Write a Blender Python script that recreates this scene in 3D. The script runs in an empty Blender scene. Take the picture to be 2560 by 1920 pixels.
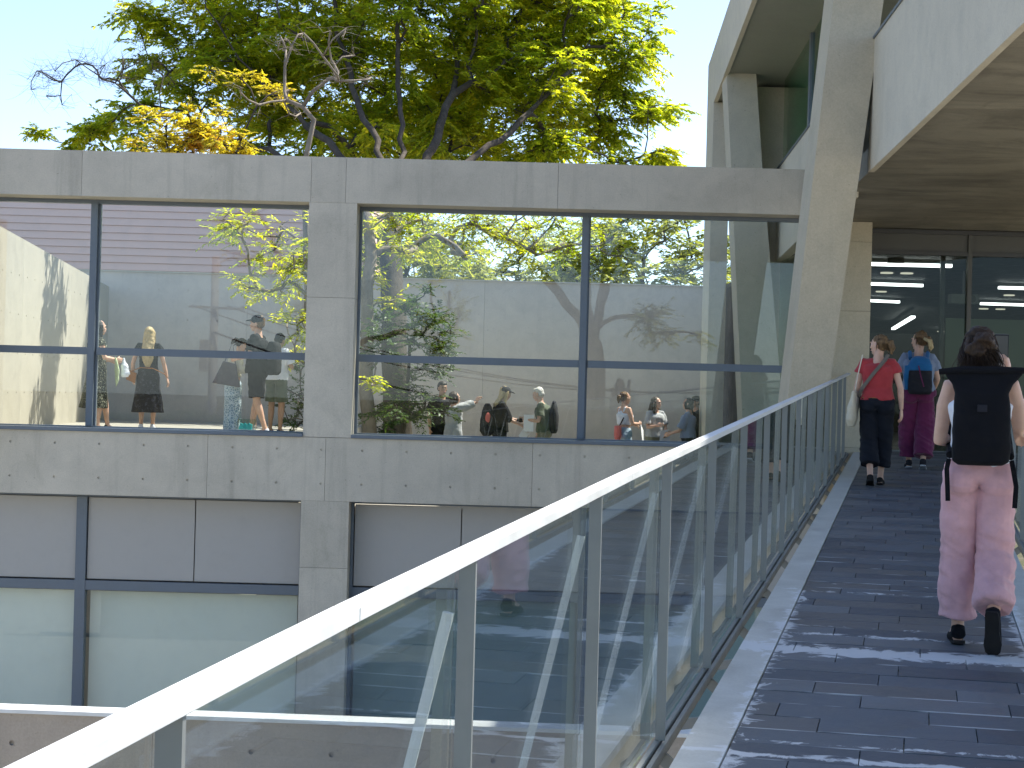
import bpy, bmesh, math, random
import numpy as np
from mathutils import Vector, Matrix, noise
random.seed(7); np.random.seed(7)
S = bpy.context.scene
C = S.collection
rad = math.radians

# ------------------------------------------------------------------ camera
EYE = Vector((0, 0, 1.63))
F = 4500.0                                   # focal length in pixels of a 2560-wide frame
cam = bpy.data.cameras.new("camera"); cam_o = bpy.data.objects.new("camera", cam); C.objects.link(cam_o)
CM = Matrix.Rotation(rad(90.318), 4, 'X') @ Matrix.Rotation(rad(1.52), 4, 'Z')
cam_o.matrix_world = Matrix.Translation(EYE) @ CM
cam.sensor_width = 36; cam.lens = 36 * F / 2560; cam.clip_start = 0.05; cam.clip_end = 3000
S.camera = cam_o
# ------------------------------------------------------------------ light
SUN_AZ, SUN_EL = 60.0, 58.0                  # azimuth from +Y towards +X
w = bpy.data.worlds.new("World"); S.world = w; w.use_nodes = True
nt = w.node_tree; nt.nodes.clear()
sky = nt.nodes.new('ShaderNodeTexSky'); sky.sky_type = 'NISHITA'; sky.sun_disc = False
sky.sun_elevation = rad(SUN_EL); sky.sun_rotation = rad(SUN_AZ)
sky.altitude = 50; sky.air_density = .65; sky.dust_density = .8; sky.ozone_density = 1.2
bg = nt.nodes.new('ShaderNodeBackground'); bg.inputs[1].default_value = 0.125
ow = nt.nodes.new('ShaderNodeOutputWorld')
nt.links.new(sky.outputs[0], bg.inputs[0]); nt.links.new(bg.outputs[0], ow.inputs[0])
sl = bpy.data.lights.new("sun", 'SUN'); sl.energy = 3.4; sl.angle = rad(0.53); sl.color = (1, .95, .86)
so = bpy.data.objects.new("sun", sl); C.objects.link(so)
sd = Vector((math.sin(rad(SUN_AZ)) * math.cos(rad(SUN_EL)), math.cos(rad(SUN_AZ)) * math.cos(rad(SUN_EL)), math.sin(rad(SUN_EL))))
so.rotation_euler = sd.to_track_quat('Z', 'Y').to_euler(); so.location = (20, 10, 30)
vs = S.view_settings
S.display_settings.display_device = 'sRGB'
vs.view_transform = 'Standard'; vs.look = 'None'; vs.gamma = 1; vs.exposure = 1.55
vs.use_curve_mapping = False
S.cycles.max_bounces = 10; S.cycles.transparent_max_bounces = 24; S.cycles.diffuse_bounces = 4
S.cycles.glossy_bounces = 5; S.cycles.sample_clamp_indirect = 6

# ------------------------------------------------------------------ helpers
def ray(u, v):
    """direction of a sight line through pixel (u,v) of the 2560x1920 frame"""
    return (CM.to_3x3() @ Vector(((u - 1280) / F, -(v - 960) / F, -1))).normalized()
def at(u, v, Y):
    d = ray(u, v); return EYE + d * (Y / d.y)
K = F / 2000.0                               # distances below were first judged with a shorter lens; K turns them into metres
def ak(u, v, Y): return at(u, v, Y * K)
def at_z(u, v, z):
    d = ray(u, v); return EYE + d * ((z - EYE.z) / d.z)

def worigin(o):
    p = Vector((0, 0, 0))
    while o is not None:
        p += Vector(o.location); o = o.parent
    return p
def tag(o, label=None, cat=None, group=None, kind=None):
    if label: o['label'] = label
    if cat: o['category'] = cat
    if group: o['group'] = group
    if kind: o['kind'] = kind
    return o
def thing(name, label, cat, loc=(0, 0, 0), rotz=0, group=None):
    o = bpy.data.objects.new(name, None); C.objects.link(o)
    o.empty_display_size = .2
    o.location = loc; o.rotation_euler = (0, 0, rotz)
    return tag(o, label, cat, group)
def link_mesh(name, me, mat, parent=None, smooth=False):
    o = bpy.data.objects.new(name, me); C.objects.link(o)
    if mat is not None and len(me.materials) == 0: me.materials.append(mat)
    if parent is not None: o.parent = parent
    if smooth: me.polygons.foreach_set('use_smooth', [True] * len(me.polygons))
    return o

class MB:
    """collects shapes in world (or local) coordinates and links them as one mesh object"""
    def __init__(s): s.v = []; s.f = []
    def add(s, vs_, fs_):
        n = len(s.v); s.v += [tuple(p) for p in vs_]; s.f += [tuple(i + n for i in f) for f in fs_]; return s
    def hexa(s, p):          # 8 points: bottom 4 ccw, top 4 ccw
        return s.add(p, [(3, 2, 1, 0), (4, 5, 6, 7), (0, 1, 5, 4), (1, 2, 6, 5), (2, 3, 7, 6), (3, 0, 4, 7)])
    def box(s, x0, x1, y0, y1, z0, z1):
        return s.hexa([(x0, y0, z0), (x1, y0, z0), (x1, y1, z0), (x0, y1, z0), (x0, y0, z1), (x1, y0, z1), (x1, y1, z1), (x0, y1, z1)])
    def prism(s, poly, ext):
        n = len(poly); e = Vector(ext)
        a = [Vector(p) for p in poly]
        nrm = Vector((0, 0, 0))
        for i in range(n): nrm += a[i].cross(a[(i + 1) % n])
        if nrm.dot(e) > 0: a = a[::-1]
        b = [p + e for p in a]
        return s.add(a + b, [tuple(range(n)), tuple(range(2 * n - 1, n - 1, -1))] +
                     [((i + 1) % n, i, i + n, (i + 1) % n + n) for i in range(n)])
    def bar(s, p, q, wx, wy, up=(0, 0, 1)):
        p, q = Vector(p), Vector(q); d = (q - p).normalized(); up = Vector(up)
        a = d.cross(up)
        if a.length < 1e-4: a = d.cross(Vector((1, 0, 0)))
        a.normalize(); b = a.cross(d)
        A, B = a * wx / 2, b * wy / 2
        return s.hexa([p - A - B, p + A - B, p + A + B, p - A + B, q - A - B, q + A - B, q + A + B, q - A + B])
    def tube(s, pts, rs, n=8, cap=True, flat=None):
        """tube through pts; flat=(axis vector, ratio) squeezes the section along that axis"""
        pts = [Vector(p) for p in pts]
        if not hasattr(rs, '__len__'): rs = [rs] * len(pts)
        base = len(s.v); ref = None
        for i, p in enumerate(pts):
            d = (pts[min(i + 1, len(pts) - 1)] - pts[max(i - 1, 0)])
            if d.length < 1e-9: d = Vector((0, 0, 1))
            d.normalize()
            if ref is None:
                ref = d.cross(Vector((0, 0, 1)) if abs(d.z) < .9 else Vector((1, 0, 0))).normalized()
            ref = (ref - d * ref.dot(d))
            if ref.length < 1e-5: ref = d.orthogonal()
            ref.normalize(); b = d.cross(ref)
            for k in range(n):
                a = 2 * math.pi * k / n
                o = ref * math.cos(a) * rs[i] + b * math.sin(a) * rs[i]
                if flat is not None:
                    ax = flat[0]; o = o - ax * o.dot(ax) * (1 - flat[1])
                s.v.append(tuple(p + o))
        for i in range(len(pts) - 1):
            for k in range(n):
                a0 = base + i * n + k; a1 = base + i * n + (k + 1) % n
                s.f.append((a0, a1, a1 + n, a0 + n))
        if cap:
            s.f.append(tuple(base + k for k in range(n))[::-1])
            s.f.append(tuple(base + (len(pts) - 1) * n + k for k in range(n)))
        return s
    def disc(s, c, nrm, r, h, n=10):
        c, nrm = Vector(c), Vector(nrm).normalized()
        return s.tube([c, c + nrm * h], [r, r], n)
    def ell(s, c, r, rot=None, nu=12, nv=8):
        c = Vector(c); base = len(s.v)
        def P(x, y, z):
            p = Vector((x * r[0], y * r[1], z * r[2]))
            if rot is not None: p = rot @ p
            return tuple(c + p)
        s.v.append(P(0, 0, -1))
        for j in range(1, nv):
            t = math.pi * j / nv
            for i in range(nu):
                a = 2 * math.pi * i / nu
                s.v.append(P(math.sin(t) * math.cos(a), math.sin(t) * math.sin(a), -math.cos(t)))
        s.v.append(P(0, 0, 1)); top = len(s.v) - 1
        for i in range(nu):
            s.f.append((base, base + 1 + (i + 1) % nu, base + 1 + i))
            s.f.append((top, top - nu + i, top - nu + (i + 1) % nu))
        for j in range(nv - 2):
            for i in range(nu):
                a0 = base + 1 + j * nu + i; a1 = base + 1 + j * nu + (i + 1) % nu
                s.f.append((a0, a1, a1 + nu, a0 + nu))
        return s
    def loft(s, rings):
        """rings: lists of equal count of points, closed with caps"""
        n = len(rings[0]); base = len(s.v)
        for r in rings: s.v += [tuple(p) for p in r]
        for i in range(len(rings) - 1):
            for k in range(n):
                a0 = base + i * n + k; a1 = base + i * n + (k + 1) % n
                s.f.append((a0, a1, a1 + n, a0 + n))
        s.f.append(tuple(base + k for k in range(n))[::-1])
        s.f.append(tuple(base + (len(rings) - 1) * n + k for k in range(n)))
        return s
    def mesh(s, name='mesh', off=None):
        me = bpy.data.meshes.new(name)
        v = s.v if off is None else [(p[0] - off.x, p[1] - off.y, p[2] - off.z) for p in s.v]
        me.from_pydata(v, [], s.f); me.update(); return me
    def build(s, name, mat, parent=None, local=False, smooth=False, bevel=0):
        off = None
        if not local and parent is not None: off = worigin(parent)
        me = s.mesh(name, off)
        if bevel:
            bm = bmesh.new(); bm.from_mesh(me)
            bmesh.ops.recalc_face_normals(bm, faces=bm.faces)
            bmesh.ops.bevel(bm, geom=bm.edges[:], offset=bevel, segments=1, affect='EDGES')
            bm.to_mesh(me); bm.free()
        return link_mesh(name, me, mat, parent, smooth)

def holed_wall(mb, P, du, dv, dn, W, H, holes, r=.016, depth=.02):
    """rectangular face P + a*du + b*dv (a<W, b<H), pierced by round formwork tie holes; dn is the outward normal"""
    P, du, dv, dn = Vector(P), Vector(du), Vector(dv), Vector(dn)
    def q(a0, a1, b0, b1):
        if a1 - a0 < 1e-6 or b1 - b0 < 1e-6: return
        mb.add([P + du * a0 + dv * b0, P + du * a1 + dv * b0, P + du * a1 + dv * b1, P + du * a0 + dv * b1], [(0, 1, 2, 3)])
    rows = {}
    for a, b in holes:
        if .05 < a < W - .05 and .05 < b < H - .05: rows.setdefault(round(b, 4), []).append(a)
    m = .045; prev = 0
    for b in sorted(rows):
        q(0, W, prev, b - m); pa = 0
        for a in sorted(rows[b]):
            q(pa, a - m, b - m, b + m)
            n = 12; c = P + du * a + dv * b
            ang = [math.pi / 4 + 2 * math.pi * k / n for k in range(n)]
            inner = [c + du * math.cos(t) * r + dv * math.sin(t) * r for t in ang]
            deep = [p - dn * depth for p in inner]
            sq = []
            for t in ang:
                x, y = math.cos(t), math.sin(t); k = m / max(abs(x), abs(y)); sq.append(c + du * x * k + dv * y * k)
            vs_ = sq + inner + deep; fs = []
            for k in range(n):
                k2 = (k + 1) % n
                fs.append((k, k2, n + k2, n + k)); fs.append((n + k, n + k2, 2 * n + k2, 2 * n + k))
            fs.append(tuple(range(2 * n, 3 * n)))
            mb.add(vs_, fs); pa = a + m
        q(pa, W, b - m, b + m); prev = b + m
    q(0, W, prev, H)
def holed_box(x0, x1, y0, y1, z0, z1, holes):
    """a wall whose -Y face carries tie holes given as world (x, z)"""
    mb = MB()
    holed_wall(mb, (x0, y0, z0), (1, 0, 0), (0, 0, 1), (0, -1, 0), x1 - x0, z1 - z0, [(x - x0, z - z0) for x, z in holes])
    p = [(x0, y0, z0), (x1, y0, z0), (x1, y1, z0), (x0, y1, z0), (x0, y0, z1), (x1, y0, z1), (x1, y1, z1), (x0, y1, z1)]
    mb.add(p, [(3, 2, 1, 0), (4, 5, 6, 7), (1, 2, 6, 5), (2, 3, 7, 6), (3, 0, 4, 7)])
    return mb

# ------------------------------------------------------------------ materials
def newmat(name):
    m = bpy.data.materials.new(name); m.use_nodes = True
    n = m.node_tree.nodes; n.clear()
    out = n.new('ShaderNodeOutputMaterial'); return m, m.node_tree, out
def N(t, typ, **kw):
    n = t.nodes.new(typ)
    for k, v in kw.items():
        if k in ('inp',):
            for i, val in v.items(): n.inputs[i].default_value = val
        else: setattr(n, k, v)
    return n
def ramp(t, src, stops):
    r = t.nodes.new('ShaderNodeValToRGB'); e = r.color_ramp.elements
    while len(e) > 1: e.remove(e[-1])
    for i, (p, c) in enumerate(stops):
        el = e[0] if i == 0 else e.new(p)
        el.position = p; el.color = (*c, 1) if len(c) == 3 else c
    t.links.new(src, r.inputs[0]); return r
def pos(t, scale=(1, 1, 1)):
    g = t.nodes.new('ShaderNodeNewGeometry'); m = t.nodes.new('ShaderNodeMapping')
    m.inputs['Scale'].default_value = scale
    t.links.new(g.outputs['Position'], m.inputs[0]); return m.outputs[0]
def nz(t, vec, scale, detail=6, rough=.6, dist=0):
    n = t.nodes.new('ShaderNodeTexNoise'); n.inputs['Scale'].default_value = scale
    n.inputs['Detail'].default_value = detail; n.inputs['Roughness'].default_value = rough
    n.inputs['Distortion'].default_value = dist
    if vec is not None: t.links.new(vec, n.inputs['Vector'])
    return n.outputs[0]
def mixc(t, fac, a, b, mode='MIX'):
    m = t.nodes.new('ShaderNodeMix'); m.data_type = 'RGBA'; m.blend_type = mode
    for sock, val in ((m.inputs[0], fac), (m.inputs[6], a), (m.inputs[7], b)):
        if hasattr(val, 'default_value') or hasattr(val, 'is_linked'): t.links.new(val, sock)
        else: sock.default_value = val if not isinstance(val, tuple) or len(val) == 4 else (*val, 1)
    return m.outputs[2]
def mth(t, op, a, b=0.0, clamp=False):
    m = t.nodes.new('ShaderNodeMath'); m.operation = op; m.use_clamp = clamp
    for sock, val in ((m.inputs[0], a), (m.inputs[1], b)):
        if hasattr(val, 'is_linked'): t.links.new(val, sock)
        else: sock.default_value = val
    return m.outputs[0]
def bump(t, h, strength, dist):
    b = t.nodes.new('ShaderNodeBump'); b.inputs['Strength'].default_value = strength; b.inputs['Distance'].default_value = dist
    t.links.new(h, b.inputs['Height']); return b.outputs[0]
def pbsdf(t, out, col, rough=.6, spec=.5, metal=0, normal=None):
    p = t.nodes.new('ShaderNodeBsdfPrincipled')
    if hasattr(col, 'is_linked'): t.links.new(col, p.inputs['Base Color'])
    else: p.inputs['Base Color'].default_value = (*col, 1)
    if hasattr(rough, 'is_linked'): t.links.new(rough, p.inputs['Roughness'])
    else: p.inputs['Roughness'].default_value = rough
    p.inputs['Specular IOR Level'].default_value = spec; p.inputs['Metallic'].default_value = metal
    if normal is not None: t.links.new(normal, p.inputs['Normal'])
    t.links.new(p.outputs[0], out.inputs[0]); return p

def concrete(name, col, warm=(0, 0, 0), streak=.5, board=0, mott=1.0):
    m, t, out = newmat(name)
    c = Vector(col)
    p = pos(t)
    big = nz(t, p, .55, 5, .62, .6)
    med = nz(t, p, 3.2, 8, .7, .4)
    fine = nz(t, p, 60, 4, .7)
    vs_ = nz(t, pos(t, (5.5, 5.5, .35)), 1.0, 6, .65)          # vertical run-off streaks
    k = lambda f: tuple(min(1, x * f) for x in c)
    base = ramp(t, big, [(.30, k(1 - .22 * mott)), (.5, k(1.0)), (.72, k(1 + .12 * mott))]).outputs[0]
    c1 = mixc(t, .55, base, ramp(t, med, [(.3, k(.82)), (.55, k(1.03)), (.8, k(1.12))]).outputs[0])
    c2 = mixc(t, mth(t, 'MULTIPLY', ramp(t, vs_, [(.52, (0, 0, 0)), (.75, (1, 1, 1))]).outputs[0], streak * .6), c1, k(.68) + (1,))
    c3 = mixc(t, mth(t, 'MULTIPLY', ramp(t, nz(t, p, 1.3, 7, .7, 1.2), [(.56, (0, 0, 0)), (.70, (1, 1, 1))]).outputs[0], .28 * mott), c2, tuple(min(1, x * .72 + y) for x, y in zip(c, warm)) + (1,))
    c4 = mixc(t, .16, c3, ramp(t, fine, [(.3, (.1, .1, .1)), (.7, (.7, .7, .7))]).outputs[0], 'OVERLAY')
    pits = nz(t, p, 26, 2, .5)
    c5 = mixc(t, mth(t, 'MULTIPLY', ramp(t, pits, [(.70, (0, 0, 0)), (.76, (1, 1, 1))]).outputs[0], .45), c4, k(.45) + (1,))
    h = fine
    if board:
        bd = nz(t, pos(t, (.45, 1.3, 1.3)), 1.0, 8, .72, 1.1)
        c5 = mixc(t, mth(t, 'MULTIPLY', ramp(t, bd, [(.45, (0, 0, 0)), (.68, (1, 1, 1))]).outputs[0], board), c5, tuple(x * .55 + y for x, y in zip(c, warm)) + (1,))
    oi = t.nodes.new('ShaderNodeObjectInfo')
    tone = mth(t, 'ADD', mth(t, 'MULTIPLY', oi.outputs['Random'], .13), .935)
    hs = t.nodes.new('ShaderNodeHueSaturation'); t.links.new(tone, hs.inputs['Value']); t.links.new(c5, hs.inputs['Color']); c5 = hs.outputs[0]
    hh = mth(t, 'ADD', mth(t, 'MULTIPLY', fine, .3), mth(t, 'MULTIPLY', med, 1.0))
    pbsdf(t, out, c5, ramp(t, med, [(.3, (.62,) * 3), (.7, (.85,) * 3)]).outputs[0], .35, 0, bump(t, hh, .35, .006))
    return m
def paint(name, col, rough=.4, var=.08, metal=0, spec=.5, bumps=0, scale=4):
    m, t, out = newmat(name)
    p = pos(t); n1 = nz(t, p, scale, 6, .65); n2 = nz(t, p, scale * 14, 3, .6)
    k = lambda f: tuple(min(1, x * f) for x in col)
    b = ramp(t, n1, [(.3, k(1 - var * 2)), (.5, k(1)), (.75, k(1 + var))]).outputs[0]
    b = mixc(t, .25, b, ramp(t, n2, [(.3, k(1 - var)), (.7, k(1 + var))]).outputs[0])
    r = ramp(t, n1, [(.3, (rough * .8,) * 3), (.7, (min(1, rough * 1.25),) * 3)]).outputs[0]
    pbsdf(t, out, b, r, spec, metal, bump(t, n2, bumps, .004) if bumps else None)
    return m
def cloth(name, col, rough=.9, var=.12, pattern=None, sheen=.2):
    m, t, out = newmat(name)
    tc = t.nodes.new('ShaderNodeTexCoord').outputs['Object']
    n1 = nz(t, tc, 9, 5, .6); weave = nz(t, tc, 260, 2, .5)
    k = lambda f: tuple(min(1, x * f) for x in col)
    b = ramp(t, n1, [(.3, k(1 - var)), (.7, k(1 + var))]).outputs[0]
    if pattern:
        kind, c2, sc = pattern
        if kind == 'speckle':
            f = ramp(t, nz(t, tc, sc, 3, .7), [(.56, (0, 0, 0)), (.61, (1, 1, 1))]).outputs[0]
        elif kind == 'lace':
            vo = N(t, 'ShaderNodeTexVoronoi'); vo.feature = 'DISTANCE_TO_EDGE'; vo.inputs['Scale'].default_value = sc
            t.links.new(tc, vo.inputs['Vector']); f = ramp(t, vo.outputs[0], [(.06, (1, 1, 1)), (.14, (0, 0, 0))]).outputs[0]
        else:
            wv = N(t, 'ShaderNodeTexWave'); wv.inputs['Scale'].default_value = sc; wv.bands_direction = 'DIAGONAL'
            t.links.new(tc, wv.inputs['Vector']); f = ramp(t, wv.outputs[0], [(.78, (0, 0, 0)), (.86, (1, 1, 1))]).outputs[0]
        b = mixc(t, f, b, (*c2, 1))
    hgt = mth(t, 'ADD', mth(t, 'MULTIPLY', weave, .25), nz(t, tc, 22, 4, .55, .5))
    pr = pbsdf(t, out, b, rough, .2, 0, bump(t, hgt, .35, .012))
    pr.inputs['Sheen Weight'].default_value = sheen if max(col) > .03 else 0
    return m
def glass(name, tint=(.93, .97, .95), r0=.055, rough=0.0, wav=0.0):
    m, t, out = newmat(name)
    g = t.nodes.new('ShaderNodeNewGeometry')
    d = N(t, 'ShaderNodeVectorMath', operation='DOT_PRODUCT')
    t.links.new(g.outputs['Normal'], d.inputs[0]); t.links.new(g.outputs['Incoming'], d.inputs[1])
    c = mth(t, 'ABSOLUTE', d.outputs['Value'])
    f = mth(t, 'POWER', mth(t, 'SUBTRACT', 1.0, c), 5.0)
    f = mth(t, 'ADD', mth(t, 'MULTIPLY', f, 1 - r0), r0, True)
    tr = t.nodes.new('ShaderNodeBsdfTransparent'); tr.inputs[0].default_value = (*tint, 1)
    gl = t.nodes.new('ShaderNodeBsdfGlossy'); gl.inputs['Roughness'].default_value = rough
    gl.inputs['Color'].default_value = (.97, .99, .98, 1)
    if wav:
        t.links.new(bump(t, nz(t, pos(t, (1, 1, .4)), 1.6, 2, .4), wav, .05), gl.inputs['Normal'])
    mx = t.nodes.new('ShaderNodeMixShader')
    t.links.new(f, mx.inputs[0]); t.links.new(tr.outputs[0], mx.inputs[1]); t.links.new(gl.outputs[0], mx.inputs[2])
    t.links.new(mx.outputs[0], out.inputs[0]); return m
def emit(name, col, s):
    m, t, out = newmat(name); e = t.nodes.new('ShaderNodeEmission')
    e.inputs[0].default_value = (*col, 1); e.inputs[1].default_value = s
    t.links.new(e.outputs[0], out.inputs[0]); return m
def leafmat(name, c_dark, c_mid, c_light, trans=.45, patch=None):
    m, t, out = newmat(name)
    a = N(t, 'ShaderNodeAttribute', attribute_name='tone')
    p = pos(t)
    v = mth(t, 'ADD', mth(t, 'MULTIPLY', a.outputs['Fac'], .55), mth(t, 'MULTIPLY', nz(t, p, .55, 3, .6), .55))
    col = ramp(t, v, [(.25, c_dark), (.52, c_mid), (.80, c_light)]).outputs[0]
    if patch:
        col = mixc(t, ramp(t, nz(t, p, 1.1, 2, .5), [(.58, (0, 0, 0)), (.68, (1, 1, 1))]).outputs[0], col, (*patch, 1))
    pb = t.nodes.new('ShaderNodeBsdfPrincipled'); t.links.new(col, pb.inputs['Base Color'])
    pb.inputs['Roughness'].default_value = .5; pb.inputs['Specular IOR Level'].default_value = .35
    tl = t.nodes.new('ShaderNodeBsdfTranslucent')
    tc = mixc(t, 1.0, col, (1.9, 1.75, .55, 1), 'MULTIPLY'); t.links.new(tc, tl.inputs[0])
    mx = t.nodes.new('ShaderNodeMixShader'); mx.inputs[0].default_value = trans
    t.links.new(pb.outputs[0], mx.inputs[1]); t.links.new(tl.outputs[0], mx.inputs[2])
    t.links.new(mx.outputs[0], out.inputs[0]); return m
def bark(name, c1, c2):
    m, t, out = newmat(name)
    p = pos(t, (1, 1, .45)); n1 = nz(t, p, 9, 8, .7, .8); n2 = nz(t, pos(t), 2.2, 4, .6)
    b = mixc(t, .5, ramp(t, n1, [(.35, c1), (.65, c2)]).outputs[0], ramp(t, n2, [(.4, c1), (.7, c2)]).outputs[0])
    pbsdf(t, out, b, .9, .2, 0, bump(t, n1, .9, .03)); return m
M = {}
M['facade'] = concrete('facade_concrete', (.505, .46, .37), (.0, .0, -.01), 1.15, mott=1.35)
M['warm'] = concrete('warm_concrete', (.52, .455, .33), (.02, .01, -.02), .35, mott=.9)
M['pale'] = concrete('pale_concrete', (.56, .51, .40), (.0, .0, 0), .3, mott=.6)
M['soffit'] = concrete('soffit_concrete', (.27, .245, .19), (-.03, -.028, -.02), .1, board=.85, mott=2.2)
M['sunwall'] = concrete('side_wall_concrete', (.40, .37, .30), (0, 0, 0), .3, mott=.5)
M['yard'] = concrete('yard_wall_concrete', (.58, .52, .44), (.02, .01, -.02), .4, mott=.5)
M['low'] = concrete('retaining_wall_concrete', (.36, .31, .255), (.02, .0, -.03), .6, mott=1.0)
M['floor'] = concrete('terrace_floor_concrete', (.34, .32, .27), (0, 0, 0), .1)
M['metal'] = paint('blue_grey_window_metal', (.12, .145, .17), .42, .06)
M['rail'] = paint('galvanised_paint_metal', (.175, .185, .18), .5, .06, bumps=.05)
M['railtop'] = paint('pale_handrail_metal', (.60, .61, .60), .42, .07, bumps=.05)
M['darkmetal'] = paint('dark_bronze_metal', (.045, .043, .04), .4, .1)
M['panel'] = paint('grey_infill_panel', (.39, .37, .335), .55, .03)
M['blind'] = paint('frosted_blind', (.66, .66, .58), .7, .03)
M['glass'] = glass('window_glass', (.95, .975, .965), .03)
M['railglass'] = glass('railing_glass', (.95, .98, .97), .065, wav=.002)
M['greenglass'] = glass('green_curtain_glass', (.66, .80, .72), .06)
M['doorglass'] = glass('door_glass', (.72, .76, .72), .012)
M['stay'] = paint('white_stay_paint', (.78, .78, .75), .45, .04)
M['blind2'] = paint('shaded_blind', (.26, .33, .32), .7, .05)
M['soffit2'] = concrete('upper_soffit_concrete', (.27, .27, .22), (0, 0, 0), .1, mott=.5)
M['curtain'] = paint('green_curtain', (.30, .42, .30), .8, .08)
M['bronze'] = paint('bronze_panel', (.075, .072, .06), .45, .06)
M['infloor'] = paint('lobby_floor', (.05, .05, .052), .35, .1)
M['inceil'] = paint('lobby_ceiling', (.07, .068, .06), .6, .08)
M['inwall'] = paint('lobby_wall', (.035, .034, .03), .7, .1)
M['greenboard'] = paint('green_board', (.16, .21, .15), .6, .05)
M['lamp'] = emit('strip_lamp', (.92, .94, 1), 2.2)
M['downlamp'] = emit('down_lamp', (1, .93, .8), .35)
def stain_mat(name, col, amt, k1=1.0):
    """slate or kerb with white lime bloom along the joints"""
    m, t, out = newmat(name)
    p = pos(t)
    rot = N(t, 'ShaderNodeMapping'); rot.inputs['Rotation'].default_value = (0, 0, math.atan(.5058 / K))
    g_ = t.nodes.new('ShaderNodeNewGeometry'); t.links.new(g_.outputs['Position'], rot.inputs[0])
    sep = t.nodes.new('ShaderNodeSeparateXYZ'); t.links.new(rot.outputs[0], sep.inputs[0])
    S_ = sep.outputs[1]; T_ = sep.outputs[0]
    n1 = nz(t, p, 3.5, 8, .65, .5); n2 = nz(t, p, 70, 3, .6); wn = nz(t, p, 5.0, 6, .7, 1.4)
    k = lambda f: tuple(min(1, x * f) for x in col)
    base = ramp(t, n1, [(.3, k(.75)), (.5, k(1)), (.72, k(1.25))]).outputs[0]
    base = mixc(t, .3, base, ramp(t, n2, [(.3, k(.8)), (.7, k(1.2))]).outputs[0])
    # broad blooms at certain distances along the ramp
    tot = None
    for c_, w_, a_ in ((9.30, .30, 1.0), (9.82, .14, .6), (10.1, .10, .45), (7.15, .09, .55), (6.9, .10, .8), (11.5, .10, .5), (11.9, .08, .4), (5.5, .2, .5)):
        dd = mth(t, 'ABSOLUTE', mth(t, 'SUBTRACT', S_, c_))
        f = mth(t, 'SUBTRACT', 1.0, mth(t, 'DIVIDE', dd, w_), True)
        f = mth(t, 'MULTIPLY', f, a_)
        tot = f if tot is None else mth(t, 'MAXIMUM', tot, f)
    edge = mth(t, 'SUBTRACT', 1.0, mth(t, 'DIVIDE', mth(t, 'ABSOLUTE', mth(t, 'ADD', T_, .675)), .14), True)
    edge = mth(t, 'MULTIPLY', edge, mth(t, 'LESS_THAN', S_, 11.5)); edge = mth(t, 'MULTIPLY', edge, .62)
    edge2 = mth(t, 'SUBTRACT', 1.0, mth(t, 'DIVIDE', mth(t, 'ABSOLUTE', mth(t, 'SUBTRACT', T_, .58)), .13), True)
    edge2 = mth(t, 'MULTIPLY', mth(t, 'MULTIPLY', edge2, mth(t, 'LESS_THAN', S_, 13.0)), .7)
    tot = mth(t, 'MAXIMUM', tot, mth(t, 'MAXIMUM', edge, edge2))
    msk = mth(t, 'ADD', mth(t, 'MULTIPLY', tot, .55), mth(t, 'MULTIPLY', wn, 1.05))
    msk = ramp(t, msk, [(.80, (0, 0, 0)), (.88, (1, 1, 1))]).outputs[0]
    # thin bloom lines along the row joints
    fr = mth(t, 'FRACT', mth(t, 'MULTIPLY', mth(t, 'ADD', S_, 1.0), 1 / .27))
    ln = mth(t, 'LESS_THAN', fr, .05)
    gap = ramp(t, nz(t, p, 1.7, 3, .6), [(.52, (0, 0, 0)), (.60, (1, 1, 1))]).outputs[0]
    ln = mth(t, 'MULTIPLY', mth(t, 'MULTIPLY', ln, gap), .55 * k1)
    ln = mth(t, 'MULTIPLY', ln, mth(t, 'LESS_THAN', S_, 14.0))
    msk = mth(t, 'MAXIMUM', mth(t, 'MULTIPLY', msk, amt), ln)
    c = mixc(t, msk, base, (.62, .64, .66, 1))
    rgh = ramp(t, n1, [(.3, (.42,) * 3), (.7, (.7,) * 3)]).outputs[0]
    pbsdf(t, out, c, rgh, .4, 0, bump(t, mth(t, 'ADD', n2, mth(t, 'MULTIPLY', n1, 2)), .35, .004)); return m
for i, c in enumerate([(.085, .098, .118), (.060, .070, .088), (.115, .126, .142), (.095, .096, .102)]):
    M['slate%d' % i] = stain_mat('slate_%s' % ['blue', 'dark', 'pale', 'brown'][i], c, .8)
M['kerb'] = stain_mat('kerb_concrete', (.46, .46, .43), .8, 0)
# ------------------------------------------------------------------ ground
FY = 10.8 * K
def sheet(name, x0, x1, y0, y1, z, mat):
    o = MB().add([(x0, y0, z), (x1, y0, z), (x1, y1, z), (x0, y1, z)], [(0, 1, 2, 3)]).build(name, mat)
    return tag(o, kind='structure')
def ground_mat():
    m, t, out = newmat('earth_and_grass')
    n = nz(t, pos(t), .8, 8, .7); n2 = nz(t, pos(t), 30, 4, .7)
    c = ramp(t, n, [(.35, (.06, .07, .03)), (.55, (.10, .09, .06)), (.7, (.16, .14, .11))]).outputs[0]
    pbsdf(t, out, c, .95, .1, 0, bump(t, n2, .6, .03)); return m
M['ground'] = ground_mat()
def ground_ring(name, z, mat):
    # ground sheet to the horizon with a rectangular cut for the sunken yard
    X0, X1, Y0, Y1 = -14, 3.6, 6.02, 10.8
    R = 900
    xs = [-R, X0, X1, R]; ys = [-R, Y0, Y1, R]; mb = MB()
    for i in range(3):
        for j in range(3):
            if i == 1 and j == 1: continue
            mb.add([(xs[i], ys[j], z), (xs[i+1], ys[j], z), (xs[i+1], ys[j+1], z), (xs[i], ys[j+1], z)], [(0, 1, 2, 3)])
    return tag(mb.build(name, mat), kind='structure')
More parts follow.
